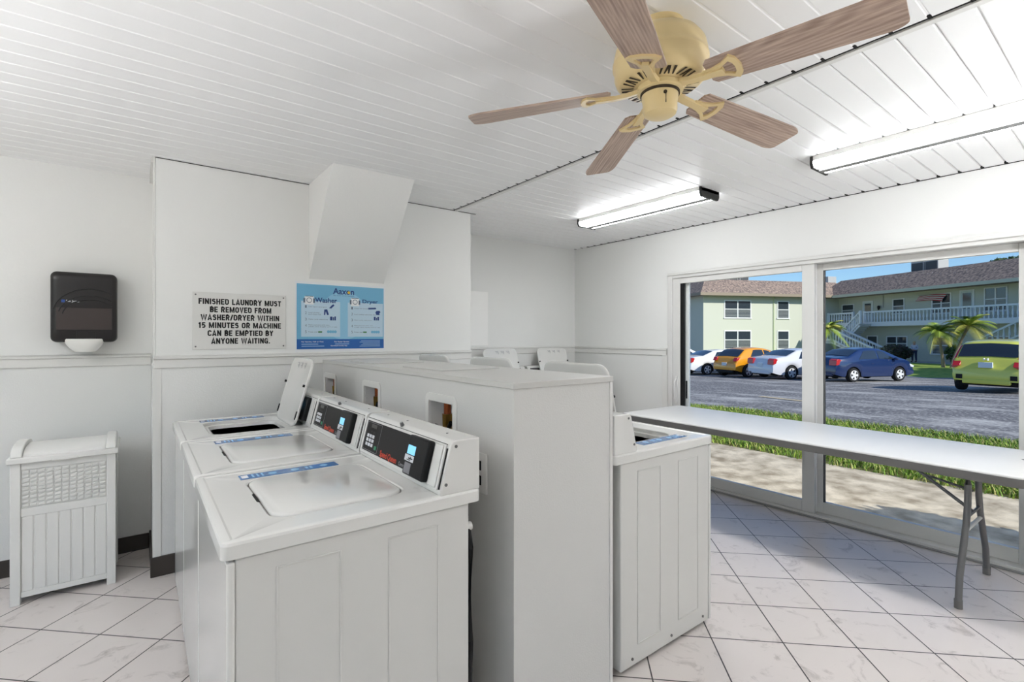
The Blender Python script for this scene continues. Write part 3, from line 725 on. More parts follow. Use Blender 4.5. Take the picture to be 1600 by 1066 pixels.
for bx, head, items in ((.028, 'Washer', ['Add liquid detergent', 'Load clothes\nand close lid', 'Make cycle selections', 'Make payment with coin,\ncredit card, loyalty card or app', 'Press start']),
                        (.345, 'Dryer', ['Clean lint screen', 'Load clothes and close door', 'Make cycle selections', 'Make payment with coin,\ncredit card, loyalty card or app', 'Press start'])):
    MB().box(bx, bx+.262, -.0040, -.0034, .085, .330).build('instruction_card', M_PL, po)
    fit_text(head, .150 if head == 'Washer' else .118, .034, M_PN, po, 'heading', bx+.165, .322, -.0046, .02)
    mc = MB(); disc(mc, bx+.052, .335, .026, -.0044, 20); mc.box(bx+.022, bx+.082, -.0043, -.0040, .306, .362); mc.build('machine_drawing', M_PW, po)
    m2 = MB(); m2.box(bx+.014, bx+.026, -.0046, -.0043, .318, .348); m2.box(bx+.078, bx+.090, -.0046, -.0043, .318, .348); m2.box(bx+.026, bx+.078, -.0046, -.0043, .360, .364)
    disc(m2, bx+.052, .335, .018, -.0047, 18); m2.build('machine_outline', M_PG, po)
    m3 = MB(); disc(m3, bx+.052, .335, .014, -.0051, 18); m3.build('machine_door', M_PW, po)
    for i, it in enumerate(items):
        z = .286-.043*i
        fit_text(str(i+1), .010, .018, M_PG, po, 'step_number', bx+.03, z-.004, -.0044)
        ls = it.split('\n')
        for j, l in enumerate(ls):
            fit_text(l, min(.0062*len(l), .195), .0085, M_PG, po, 'step_text', 0, z-.012*j+(.004 if len(ls) > 1 else 0), -.0044, x0=bx+.046)
    di = MB()
    if head == 'Washer':
        di.prism([(bx+.185, .285), (bx+.200, .283), (bx+.222, .305), (bx+.214, .314), (bx+.204, .306)], 'y', -.0048, -.0044)
        di.prism([(bx+.150, .236), (bx+.158, .236), (bx+.162, .262), (bx+.172, .236), (bx+.184, .238), (bx+.172, .276), (bx+.152, .274)], 'y', -.0048, -.0044)
        di.box(bx+.192, bx+.208, -.0048, -.0044, .200, .226); di.box(bx+.211, bx+.219, -.0048, -.0044, .200, .222); di.box(bx+.222, bx+.232, -.0048, -.0044, .200, .228)
    else:
        di.prism([(bx+.150, .285), (bx+.205, .288), (bx+.212, .294), (bx+.205, .300), (bx+.150, .297)], 'y', -.0048, -.0044)
        di.prism([(bx+.212, .246), (bx+.236, .246), (bx+.236, .262), (bx+.244, .266), (bx+.236, .278), (bx+.212, .276), (bx+.204, .264)], 'y', -.0048, -.0044)
        di.box(bx+.192, bx+.206, -.0048, -.0044, .206, .232); di.box(bx+.209, bx+.217, -.0048, -.0044, .206, .226); di.box(bx+.220, bx+.232, -.0048, -.0044, .206, .232)
    di.build('pictograms', M_PN, po)
    MB().box(bx+.112, bx+.138, -.0048, -.0044, .113, .123).build('start_button_drawing', M_PGR, po)
    cd = MB()
    for k in range(4): disc(cd, bx+.180+.016*k, .120, .010, -.0044-.0001*k, 16)
    cd.build('payment_drawing', M_PB, po)
ft = [(.030, .045, 'For Service, Call or Text'), (.250, .045, 'For Faster Service'), (.225, .016, 'Download Laundry App')]
for x, z, t in ft: fit_text(t, .0058*len(t), .0095, M_PW, po, 'footer_text', 0, z, -.0042, .01, x0=x)
fl = MB()
for x0, x1, z in ((.03, .14, .031), (.03, .18, .017), (.255, .355, .031)): fl.box(x0, x1, -.0041, -.0037, z, z+.005)
for k in range(5): fl.box(.43+.012*(k % 3), .585, -.0041, -.0037, .014+.010*k, .0175+.010*k)
fl.build('footer_small_print', mat('footer_pale', (150, 185, 220), .5), po)

# ------------------------------------------------------------------ paper towel dispenser
dp = empty('towel_dispenser', (-.2655, YL, 1.36), 0, 'black paper towel dispenser on the left wall above the hamper', 'dispenser')
M_DB = mat('dispenser_black', (20, 16, 16), .32); M_DW = mat('dispenser_smoke', (62, 53, 51), .35)
def Dl(w, z0, z1, r, y): return [(a, y, b) for a, b in rrect(-w, w, z0, z1, r, 5)]
MB().loft([Dl(.153, .0, .42, .03, -.001), Dl(.153, .0, .42, .03, -.09), Dl(.150, .004, .416, .03, -.115), Dl(.135, .02, .40, .03, -.126), Dl(.12, .035, .385, .03, -.129)]).build('cover', M_DB, dp, ang=60)
MB().box(-.125, .130, -.1305, -.127, .075, .205).build('smoke_window', M_DW, dp, bev=.002)
ar = MB()
for k, (rx, rz, z0) in enumerate(((.215, .145, .175), (.185, .115, .165), (.165, .10, .155))):
    p = []
    for i in range(21):
        a = math.radians(172-i*6.6); p.append((-.10+.10+rx*math.cos(a)*.78+.03, -.1295, z0+rz*math.sin(a)))
    p = [q_ for q_ in p if q_[0] < .132]
    ar.tube(p, .0035, 6)
ar.build('moulded_arcs', mat('dispenser_groove', (8, 8, 8), .4), dp)
MB().box(-.036, .052, -.131, -.127, .022, .066).build('latch_plate', M_DB, dp, bev=.003)
MB().box(-.102, -.086, -.1312, -.1290, .236, .252).build('brand_square', mat('brand_blue', (30, 70, 150), .4), dp)
lg = text('San Jamar', .017, M_KEY, dp, 'lettering', (-.082, -.1300, .239), (1, 0, 0), (0, 0, 1), .95, .01)
tw = MB()
lp = []
for k in range(9):
    t = k/8
    lp.append([(.0+x*(.092-.022*t*t*2), -.075-.030*math.cos(math.pi*t/2)+y*.05, .020-.078*t) for x, y in [(math.cos(2*PI*i/20), math.sin(2*PI*i/20)) for i in range(20)]])
tw.loft(lp).build('paper_towel', mat('paper_towel_white', (244, 243, 238), .8), dp)

# ------------------------------------------------------------------ hamper
hp = empty('laundry_hamper', (-.532, 3.566, 0), 0, 'white plastic hamper with woven upper panel standing by the left wall', 'hamper')
HW, HD = .425, .36
po_ = []
for x in (0, HW-.040):
    for y in (0, HD-.040):
        MB().box(x, x+.040, y, y+.040, 0, .735).build('corner_post', M_PLASTIC, hp, bev=.003)
bd = MB().box(.008, HW-.008, .012, HD-.008, .035, .735).box(.04, HW-.04, .006, .012, .035, .066).box(.04, HW-.04, .006, .012, .455, .498).box(.04, HW-.04, .006, .012, .700, .735)
hb_ = bd.build('body', M_PLASTIC, hp, bev=.002)
pk = MB(); npk = 7
for k in range(npk):
    w = (HW-.08)/npk; pk.box(.04+k*w+.003, .04+(k+1)*w-.003, .008, .013, .066, .455)
pk.build('plank_panel', M_PLASTIC, hp, bev=.002)
wv = MB(); nc, nr = 11, 9
for c in range(nc):
    for r_ in range(nr):
        w = (HW-.084)/nc; x = .042+c*w; z = .502+r_*(.195/nr); hgt = .195/nr
        if True:
            wv.prism([(x+.003, z+.001), (x+w-.002, z+.007), (x+w-.002, z+hgt-.001), (x+.003, z+hgt-.007)], 'y', .0045, .013)
        else:
            wv.prism([(x+.001, z+.003), (x+w-.001, z+.003), (x+w-.001, z+hgt-.004), (x+.001, z+hgt-.004)], 'y', .0095, .013)
wv.build('woven_panel', M_PLASTIC, hp, bev=.002)
MB().box(-.012, HW+.012, -.016, HD+.012, .735, .765).build('rim', M_PLASTIC, hp, bev=.005)
def arch(z0, hgt, y0, y1, n=14): return [(y0, z0)]+[(y0+(y1-y0)*(1-math.cos(PI*k/n))/2, z0+hgt*math.sin(PI*k/n)**.8) for k in range(1, n)]+[(y1, z0)]
for xa, xb in ((.0, .045), (HW-.045, HW)):
    MB().prism(arch(.765, .062, .0, HD), 'x', xa, xb).build('end_cap', M_PLASTIC, hp, bev=.005)
MB().prism(arch(.762, .045, .012, HD-.01), 'x', .047, HW-.047).build('roll_lid', M_PLASTIC, hp)
MB().box(.16, .265, -.020, -.014, .735, .748).build('finger_lip', M_PLASTIC, hp, bev=.003)

# ------------------------------------------------------------------ folding table
tb = empty('folding_table', (3.668, 1.57, 0), math.radians(-1.0), 'long grey plastic folding table by the sliding window', 'table')
TZ = .742; tw_, tl_ = .404, 1.215
def TL(i, z): return [(x, y, z) for x, y in rrect(-tw_+i, tw_-i, -tl_+i, tl_-i, .05-i, 5)]
MB().loft([TL(.004, TZ-.012), TL(0, TZ-.011), TL(0, TZ-.007), TL(.004, TZ-.002), TL(.010, TZ)]).build('tabletop', M_TABLE, tb, ang=60)
MB().loft([TL(.012, TZ-.056), TL(.003, TZ-.053), TL(-.001, TZ-.047), TL(-.001, TZ-.012), TL(.006, TZ-.0105)]).build('shaded_edge', M_TEDGE, tb)  # same plastic as the top, its shade put into a darker grey
for s in (-1, 1):
    y = s*.95
    for q, t in ((-1, .10), (1, .10)):
        p = [(q*.105, y, TZ-.045), (q*.105, y, .58), (q*.125, y+s*.004, .50), (q*.115, y+s*.004, .42), (q*.20, y, .22), (q*.265, y, .14), (q*.300, y, .03)]
        p = [(q*.115, y, TZ-.04), (q*.112, y, .60), (q*.120, y, .50), (q*.150, y, .40), (q*.215, y, .28), (q*.280, y, .16), (q*.305, y, .03)]
        o = MB().tube(p, .0155, 12).build('leg', M_TLEG, tb)
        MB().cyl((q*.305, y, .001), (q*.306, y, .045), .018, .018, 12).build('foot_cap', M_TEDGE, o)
    MB().cyl((-.165, y, .365), (.165, y, .365), .010, n=10).build('crossbar', M_ALU, tb)
    MB().box(-.20, .20, y-.02, y+.02, TZ-.062, TZ-.044).build('leg_mount', M_TLEG, tb, bev=.003)
    br = MB().cyl((0, y, .43), (0, y-s*.26, .62), .009, n=10).cyl((0, y-s*.24, .615), (0, y-s*.52, TZ-.05), .011, n=10).cyl((0, y-s*.22, .59), (0, y, .545), .007, n=8)
    br.cyl((-.14, y, .43), (.14, y, .43), .008, n=8)
    br.build('brace', M_TLEG, tb)
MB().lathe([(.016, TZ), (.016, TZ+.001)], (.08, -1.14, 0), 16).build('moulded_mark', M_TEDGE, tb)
# ================================================================== OUTSIDE
ZF = -.83
def zg(x, y):
    d = SN*x+CS*y
    return -.05-.042*max(0, min(d, 28.0)-9.5)
M_ASPH = mat('asphalt', (104, 102, 104), .9, bump=(25, 1.0), var=(16, (180, 178, 174), .50, .68))
M_CONC = mat('rough_concrete', (150, 135, 112), .9, bump=(40, .5), var=(5, (222, 208, 184), .30, .62))
M_SOIL = mat('lawn_soil', (112, 118, 58), .95, bump=(40, .5), var=(14, (88, 72, 48), .45, .7))
M_LAWN = mat('lawn_green', (118, 150, 56), .95, bump=(60, .6), var=(3, (150, 170, 74), .4, .6))
M_LINE = mat('road_paint', (206, 206, 204), .8)
M_LINEY = mat('road_paint_tan', (214, 196, 160), .8, var=(20, (150, 142, 128), .5, .7))
M_KERB = mat('kerb_concrete', (186, 184, 178), .85)

def asphalt():
    m = M_ASPH; nt = m.node_tree; N = nt.nodes; L = nt.links; b = N['Principled BSDF']
    src = b.inputs['Base Color'].links[0].from_socket
    tc = N.new('ShaderNodeTexCoord'); mp = N.new('ShaderNodeMapping'); mp.inputs['Rotation'].default_value = (0, 0, math.radians(-25)); mp.inputs['Scale'].default_value = (.7, .30, 1)
    L.new(tc.outputs['Object'], mp.inputs['Vector'])
    n = N.new('ShaderNodeTexNoise'); n.inputs['Scale'].default_value = 1.3; n.inputs['Detail'].default_value = 10; n.inputs['Roughness'].default_value = .7
    L.new(mp.outputs[0], n.inputs['Vector'])
    r = N.new('ShaderNodeValToRGB'); r.color_ramp.elements[0].position = .50; r.color_ramp.elements[0].color = (0, 0, 0, 1); r.color_ramp.elements[1].position = .72
    L.new(n.outputs['Fac'], r.inputs['Fac'])
    mx = N.new('ShaderNodeMix'); mx.data_type = 'RGBA'; mx.inputs[7].default_value = (*lin((206, 203, 198)), 1)
    L.new(r.outputs[0], mx.inputs[0]); L.new(src, mx.inputs[6]); L.new(mx.outputs[2], b.inputs['Base Color'])
asphalt()

def ground(name, xs, ys, m, dz=0, inside=None):
    v = [(x, y, zg(x, y)+dz) for x in xs for y in ys]; ny = len(ys)
    f = [(i*ny+j, (i+1)*ny+j, (i+1)*ny+j+1, i*ny+j+1) for i in range(len(xs)-1) for j in range(ny-1)]
    return struct(MB().add(v, f), name, m, smooth=True, ang=180)
fr_ = lambda a, b, n: [a+(b-a)*i/n for i in range(n+1)]
ground('ground_sidewalk', fr_(X1+T, 6.22, 2), fr_(-26, 20, 34), M_CONC)
ground('ground_rear', fr_(-14, X1+T, 6), fr_(-26, Y0-T, 6), M_CONC)
ground('ground_side', fr_(-14, X0-T, 4), fr_(Y0-T, 16, 6), M_CONC)
ground('ground_verge', fr_(6.22, 9.45, 3), fr_(-26, 30, 44), M_SOIL)
ground('ground_lot', fr_(9.45, 120, 50), fr_(-70, 110, 60), M_ASPH, -.004)
# grass of the verge: blades in four neighbouring strips of one lawn
def grass(name, label, x0, x1, y0, y1, n, h0, h1, cols):
    v = []; f = []; mi = []
    for i in range(n):
        x = random.uniform(x0, x1); y = y0+(y1-y0)*random.random()**1.25
        if x < x0+.15 and random.random() < .5: continue
        h = random.uniform(h0, h1); a = random.uniform(0, 2*PI); w = random.uniform(.004, .008); l = random.uniform(.02, .09)
        z = zg(x, y); dx, dy = math.cos(a), math.sin(a); b = len(v)
        v += [(x-dy*w, y+dx*w, z), (x+dy*w, y-dx*w, z), (x+dx*l*.4+dy*w*.7, y+dy*l*.4-dx*w*.7, z+h*.7), (x+dx*l*.4-dy*w*.7, y+dy*l*.4+dx*w*.7, z+h*.7), (x+dx*l, y+dy*l, z+h)]
        f += [(b, b+1, b+2, b+3), (b+3, b+2, b+4)]; k = random.randrange(len(cols)); mi += [k, k]
    me = bpy.data.meshes.new(name); me.from_pydata(v, [], f)
    for c in cols: me.materials.append(c)
    me.polygons.foreach_set('material_index', mi); me.update()
    o = bpy.data.objects.new(name, me); COL.objects.link(o)
    return tag(o, label, 'grass', None, 'stuff')
GC = [mat('grass_a', (112, 148, 46), .7), mat('grass_b', (150, 176, 66), .7), mat('grass_c', (84, 118, 38), .7), mat('grass_d', (182, 178, 110), .8)]
grass('verge_grass', 'sunlit green grass strip between the concrete path and the asphalt', 6.18, 9.5, -.5, 9.5, 60000, .03, .085, GC)
# gravelly debris on the concrete
# painted marks
def stripe(x0, y0, x1, y1, w, m, name='parking_line', label=None):
    d = Vector((x1-x0, y1-y0, 0)); n = int(max(2, d.length)); p = Vector((-d.y, d.x, 0)).normalized()*w/2; mb = MB()
    v = []
    for i in range(n+1):
        q = Vector((x0, y0, 0))+d*i/n
        for s in (-1, 1): w_ = q+p*s; v.append((w_.x, w_.y, zg(w_.x, w_.y)+.006))
    mb.add(v, [(2*i, 2*i+1, 2*i+3, 2*i+2) for i in range(n)])
    o = mb.build(name, m, None, smooth=False); o['kind'] = 'structure'; return o
stripe(18.6, 7.5, 26.4, 6.3, .11, M_LINE)
stripe(19.72, 6.45, 19.25, 5.35, .12, M_LINE)
stripe(18.2, 3.4, 17.9, 2.0, .10, M_LINE)
stripe(13.25, 6.45, 12.5, 4.9, .20, M_LINEY)
stripe(19.6, 9.6, 25.5, 8.9, .11, M_LINE)
stripe(20.4, 13.4, 26.0, 12.4, .11, M_LINE)

# ------------------------------------------------------------------ buildings, frame: x = across (v), y = along the right wing (u)
VX, VY = .904, -.428
RZB = math.atan2(VY, VX); BO = Vector((52.86, 12.64, ZF))
def bw_(x, y, z=0): return Vector((BO.x+VX*x-VY*y, BO.y+VY*x+VX*y, ZF+z))
M_STUC = mat('green_stucco', (200, 202, 186), .85, bump=(8, .25))
M_STUC2 = mat('green_stucco_right', (200, 202, 186), .85, bump=(8, .25))
def shingle():
    m = mat('roof_shingle', (150, 130, 116), .9); nt = m.node_tree; N = nt.nodes; L = nt.links; b = N['Principled BSDF']
    tc = N.new('ShaderNodeTexCoord'); n = N.new('ShaderNodeTexNoise'); n.inputs['Scale'].default_value = 6; n.inputs['Detail'].default_value = 8; L.new(tc.outputs['Object'], n.inputs['Vector'])
    r = N.new('ShaderNodeValToRGB'); e = r.color_ramp.elements; e[0].position = .35; e[0].color = (*lin((100, 88, 84)), 1); e[1].position = .66; e[1].color = (*lin((172, 150, 134)), 1)
    L.new(n.outputs['Fac'], r.inputs['Fac']); L.new(r.outputs[0], b.inputs['Base Color'])
    return m
M_ROOF = shingle()
M_WF = mat('white_window_frame', (232, 234, 232), .5)
M_WG = mat('far_window_glass', (52, 60, 68), .08, spec=.9)
M_BLIND = mat('window_blind', (150, 154, 152), .6)
M_DOOR = mat('pale_door', (206, 216, 214), .5)
M_DOORD = mat('dark_door', (58, 72, 78), .5)
M_RAILW = mat('white_balustrade', (226, 230, 234), .6)
M_SOFF = mat('balcony_soffit', (200, 204, 190), .7)
M_AC = mat('air_conditioner_grey', (176, 176, 174), .6)
M_ACD = mat('air_conditioner_dark', (70, 72, 74), .6)

def frustum(mb, x0, x1, y0, y1, z0, z1, ix0, ix1, iy0, iy1, th=.22):
    a = [(x0, y0, z0-th), (x1, y0, z0-th), (x1, y1, z0-th), (x0, y1, z0-th)]
    b = [(p[0], p[1], z0) for p in a]
    c = [(x0+ix0, y0+iy0, z1), (x1-ix1, y0+iy0, z1), (x1-ix1, y1-iy1, z1), (x0+ix0, y1-iy1, z1)]
    return mb.loft([a, b, c])
def window_b(par, face, a0, a1, z0, z1, at, mull=1, blind=True, name='window'):
    """face 'y': wall plane y=at facing -y, a along x; face 'x': plane x=at facing -x, a along y"""
    def bx(mb, p0, p1, q0, q1, d0, d1):
        if face == 'y': mb.box(p0, p1, at-d1, at-d0, q0, q1)
        else: mb.box(at-d1, at-d0, p0, p1, q0, q1)
    t = .09; f = MB()
    bx(f, a0, a0+t, z0, z1, -.02, .05); bx(f, a1-t, a1, z0, z1, -.02, .05); bx(f, a0+t, a1-t, z1-t, z1, -.02, .05); bx(f, a0-.06, a1+.06, z0-.06, z0+t*.6, -.02, .09)
    zm = (z0+z1)/2; bx(f, a0+t, a1-t, zm-.035, zm+.035, -.02, .04)
    for k in range(1, mull+1):
        if mull and k <= mull:
            c = a0+(a1-a0)*k/(mull+1); bx(f, c-.05, c+.05, z0, z1, -.02, .045)
    w = f.build(name, M_WF, par)
    g = MB(); bx(g, a0+t, a1-t, z0+t*.6, z1-t, .0, .012); g.build('pane', M_WG, w)
    if blind:
        b = MB(); nb = 6
        for k in range(nb):
            zz = z0+.08+(zm-z0-.1)*k/nb; bx(b, a0+t, a1-t, zz, zz+.05, .012, .016)
        b.build('blind', M_BLIND, w)
    return w
# left wing
lw = empty('apartment_building', BO, RZB, 'pale green L-shaped two-storey apartment block with shingled roof, white balcony and outside stairs', 'building')
MB().box(-14.24, 1.5, 9.1, 20, -.3, 6.5).build('wall', M_STUC, lw, smooth=False)
frustum(MB(), -15.1, 3.5, 8.2, 21, 6.5, 8.0, 1.7, 1.5, 1.9, 1.5).build('roof', M_ROOF, lw, smooth=False)
MB().box(-15.14, 3.5, 8.16, 8.24, 6.22, 6.5).box(-15.14, -15.06, 8.24, 21, 6.22, 6.5).build('fascia', mat('fascia_tan', (150, 136, 118), .7), lw)
for a0, a1, mu in ((-11.97, -8.95, 1), (-5.95, -4.55, 0)):
    window_b(lw, 'y', a0, a1, 4.08, 5.86, 9.1, mu); window_b(lw, 'y', a0, a1, 1.0, 2.86, 9.1, mu)
MB().box(-6.42, -6.30, 9.02, 9.1, 0, 6.3).build('downspout', mat('downspout_green', (188, 198, 164), .6), lw)
window_b(lw, 'x', 12.5, 14.2, 4.08, 5.86, -14.24, 0)
for x0 in (-8.9, -7.6):
    o = MB().box(x0, x0+1.1, 12.6, 13.8, 8.0, 9.0).build('roof_air_conditioner', M_AC, lw, bev=.03)
    MB().box(x0+.08, x0+1.02, 12.57, 12.6, 8.15, 8.85).build('grille', M_ACD, o)
# right wing
rw = lw
MB().box(1.5, 11, -42, 9.1, -.3, 6.5).build('wall', M_STUC2, rw, smooth=False)
frustum(MB(), -.25, 12.5, -44, 10.5, 6.42, 8.05, 1.9, 1.5, 1.5, 1.5).build('roof', M_ROOF, rw, smooth=False)
MB().box(-.29, -.21, -44, 8.2, 6.16, 6.42).build('fascia', mat('fascia_pale', (196, 196, 180), .7), rw)
slab_ = MB().box(0, 1.5, -42, 4.9, 3.24, 3.45).box(0, 1.5, 4.9, 9.1, 3.24, 3.45)
sb = slab_.build('balcony_slab', M_RAILW, rw)
# doors and windows, upper floor
def door_b(par, a0, a1, z0, z1, at, m, glazed=True):
    f = MB().box(at-.05, at+.02, a0, a0+.09, z0, z1).box(at-.05, at+.02, a1-.09, a1, z0, z1).box(at-.05, at+.02, a0+.09, a1-.09, z1-.09, z1)
    d = f.build('door', M_WF, par)
    MB().box(at-.02, at+.01, a0+.09, a1-.09, z0, z1-.09).build('door_leaf', m, d)
    if glazed: MB().box(at-.03, at-.02, a0+.22, a1-.22, z0+1.05, z1-.25).build('pane', M_WG, d)
door_b(rw, 10.0, 11.1, 3.45, 5.65, 1.5, M_DOORD, False) if False else None
window_b(rw, 'x', 7.31, 8.75, 4.3, 5.55, 1.5, 0)
door_b(rw, 5.25, 6.35, 3.45, 5.72, 1.5, M_DOOR)
window_b(rw, 'x', 2.16, 3.30, 4.35, 5.72, 1.5, 0)
window_b(rw, 'x', -1.75, -.18, 4.20, 5.90, 1.5, 1)
door_b(rw, -3.44, -2.38, 3.45, 6.0, 1.5, M_DOOR)
window_b(rw, 'x', -5.65, -4.11, 4.20, 6.05, 1.5, 1)
window_b(rw, 'x', -9.4, -7.8, 4.20, 6.05, 1.5, 1)
# ground floor
door_b(rw, 4.76, 5.90, .05, 2.35, 1.5, M_DOORD, False)
window_b(rw, 'x', 1.90, 3.90, .95, 2.30, 1.5, 1)
window_b(rw, 'x', -1.90, -.18, .75, 2.25, 1.5, 0)
window_b(rw, 'x', -5.8, -4.2, .85, 2.30, 1.5, 1)
lm = MB().lathe([(.05, -.18), (.11, .0), (.12, .16), (.04, .24)], (1.33, 4.55, 4.95), 10).box(1.33, 1.5, 4.52, 4.58, 5.1, 5.14)
lm.build('wall_lantern', M_BLACK, rw)
MB().cyl((1.44, 4.2, 5.0), (1.44, 4.2, 6.3), .03, n=8).build('conduit', M_AC, rw)
for y0 in (.75, 2.0):
    o = MB().box(3.4, 4.6, y0, y0+1.15, 8.05, 9.15).build('roof_air_conditioner', M_AC, rw, bev=.03)
    MB().box(3.37, 3.4, y0+.08, y0+1.07, 8.2, 9.0).build('grille', M_ACD, o)
o = MB().box(3.6, 4.7, 12.6, 13.6, 8.05, 9.0).build('roof_air_conditioner', M_AC, rw, bev=.03)
# turned baluster
bal_prof = [(.035, 0), (.05, .03), (.05, .10), (.030, .16), (.062, .34), (.058, .46), (.030, .74), (.048, .80), (.048, .88), (.035, .90)]
bal_me = MB().lathe([(r*1.15, z) for r, z in bal_prof], n=8).mesh('baluster', M_RAILW, ang=60)
def railing(name, p0, p1, n, par, h=1.17):
    """sloping or level balustrade between two floor points (building frame)"""
    p0, p1 = Vector(p0), Vector(p1); d = p1-p0; hd = Vector((d.x, d.y, 0)).normalized(); side = Vector((-hd.y, hd.x, 0))
    mb = MB()
    def beam(za, zb, w):
        v = []
        for p in (p0, p1):
            for s, z in ((-1, za), (1, za), (1, zb), (-1, zb)): v.append(p+side*w*s+Vector((0, 0, z)))
        mb.add(v, [(3, 2, 1, 0), (4, 5, 6, 7), (0, 1, 5, 4), (1, 2, 6, 5), (2, 3, 7, 6), (3, 0, 4, 7)])
    beam(h-.14, h, .09); beam(.02, .16, .08); beam(-.25, .02, .05)
    for p in (p0, p1):
        mb.box(p.x-.085, p.x+.085, p.y-.085, p.y+.085, p.z-.02, p.z+h+.05)
    o = mb.build(name, M_RAILW, par)
    for i in range(n):
        q = p0+d*(i+.5)/n
        b = bpy.data.objects.new('baluster', bal_me); COL.objects.link(b); b.parent = o; b.location = q+Vector((0, 0, .14)); b.scale = (1, 1, (h-.26)/.90)
    return o
railing('balcony_railing', (.08, -10.6, 3.45), (.08, 4.9, 3.45), 52, rw)
railing('balcony_railing', (.08, 6.1, 3.45), (.08, 9.0, 3.45), 10, rw)
def stair(x0, x1, ya, za, yb, zb, n=9):
    st = MB()
    for i in range(n):
        t0, t1 = i/n, (i+1)/n; y0, y1 = ya+(yb-ya)*t0, ya+(yb-ya)*t1; z = za+(zb-za)*t1
        st.box(x0, x1, min(y0, y1), max(y0, y1), z-.16, z)
    o = st.build('staircase', mat('stair_concrete', (190, 190, 184), .8), rw)
    return o
stair(-1.3, -.05, 5.9, 1.85, 4.1, 3.45)
railing('stair_railing', (-1.25, 5.9, 1.85), (-1.25, 4.1, 3.45), 9, rw)
railing('stair_railing', (-.10, 7.1, 1.85), (-.10, 5.9, 2.8), 4, rw)
MB().box(-2.6, -.05, 5.9, 7.3, 1.65, 1.85).box(-2.6, -2.4, 6.9, 7.2, 0, 1.65).build('stair_landing', M_RAILW, rw)
stair(-2.6, -1.35, 1.7, .05, 5.9, 1.85)
railing('stair_railing', (-2.55, 5.9, 1.85), (-2.55, 1.7, .15), 14, rw)
railing('stair_railing', (-1.38, 5.8, 1.85), (-1.38, 1.7, .15), 14, rw)
railing('stair_railing', (-2.55, 5.9, 1.85), (-2.55, 7.3, 1.85), 4, rw)
stair(-1.3, -.05, -5.0, .6, -10.4, 3.45, 12)
railing('stair_railing', (-1.25, -5.0, .6), (-1.25, -10.4, 3.45), 16, rw)
# walk slab in front of the right wing, island lawn with kerb
struct(MB().box(-1.9, 1.6, -40, 9.1, -.1, .085), 'ground_walk', M_KERB).matrix_world = Matrix.Translation(BO) @ Matrix.Rotation(RZB, 4, 'Z')
kb = struct(MB().box(-16.5, -16.3, -40, 2.5, -.1, .12), 'trim_kerb', M_KERB); kb.location = BO; kb.rotation_euler = (0, 0, RZB)
il = struct(MB().box(-16.3, -1.9, -40, 2.5, -.1, .11), 'ground_island_lawn', M_LAWN, smooth=False); il.location = BO; il.rotation_euler = (0, 0, RZB)
lf = struct(MB().box(-14.24, -2.5, 5.5, 9.1, -.1, .09), 'ground_bed', M_LAWN, smooth=False); lf.location = BO; lf.rotation_euler = (0, 0, RZB)

# flag on the wall of the right wing
fg = empty('flag', bw_(1.45, -.2, 5.75), RZB, 'striped red and white flag hanging out from the balcony wall', 'flag')
MB().cyl((0, -1.35, -.05), (-.25, .9, .10), .025, n=8).build('flagpole', M_AC, fg)
fl = []
for k in range(7):
    mb = MB(); v = []
    for i in range(9):
        t = i/8; y = -1.25+2.1*t
        sag = .10*math.sin(t*5)
        for e in (k, k+1): v.append((-.1-.12*t+.05*math.sin(3*t+e), y+.05*e, .04+.10*t-.085*e*(1-.35*t)+sag*.3-.25*max(0, t-.55)))
    mb.add(v, [(2*i, 2*i+1, 2*i+3, 2*i+2) for i in range(8)])
    mb.build('stripe', mat('flag_red', (176, 70, 76), .8) if k % 2 == 0 else mat('flag_white', (226, 220, 216), .8), fg)

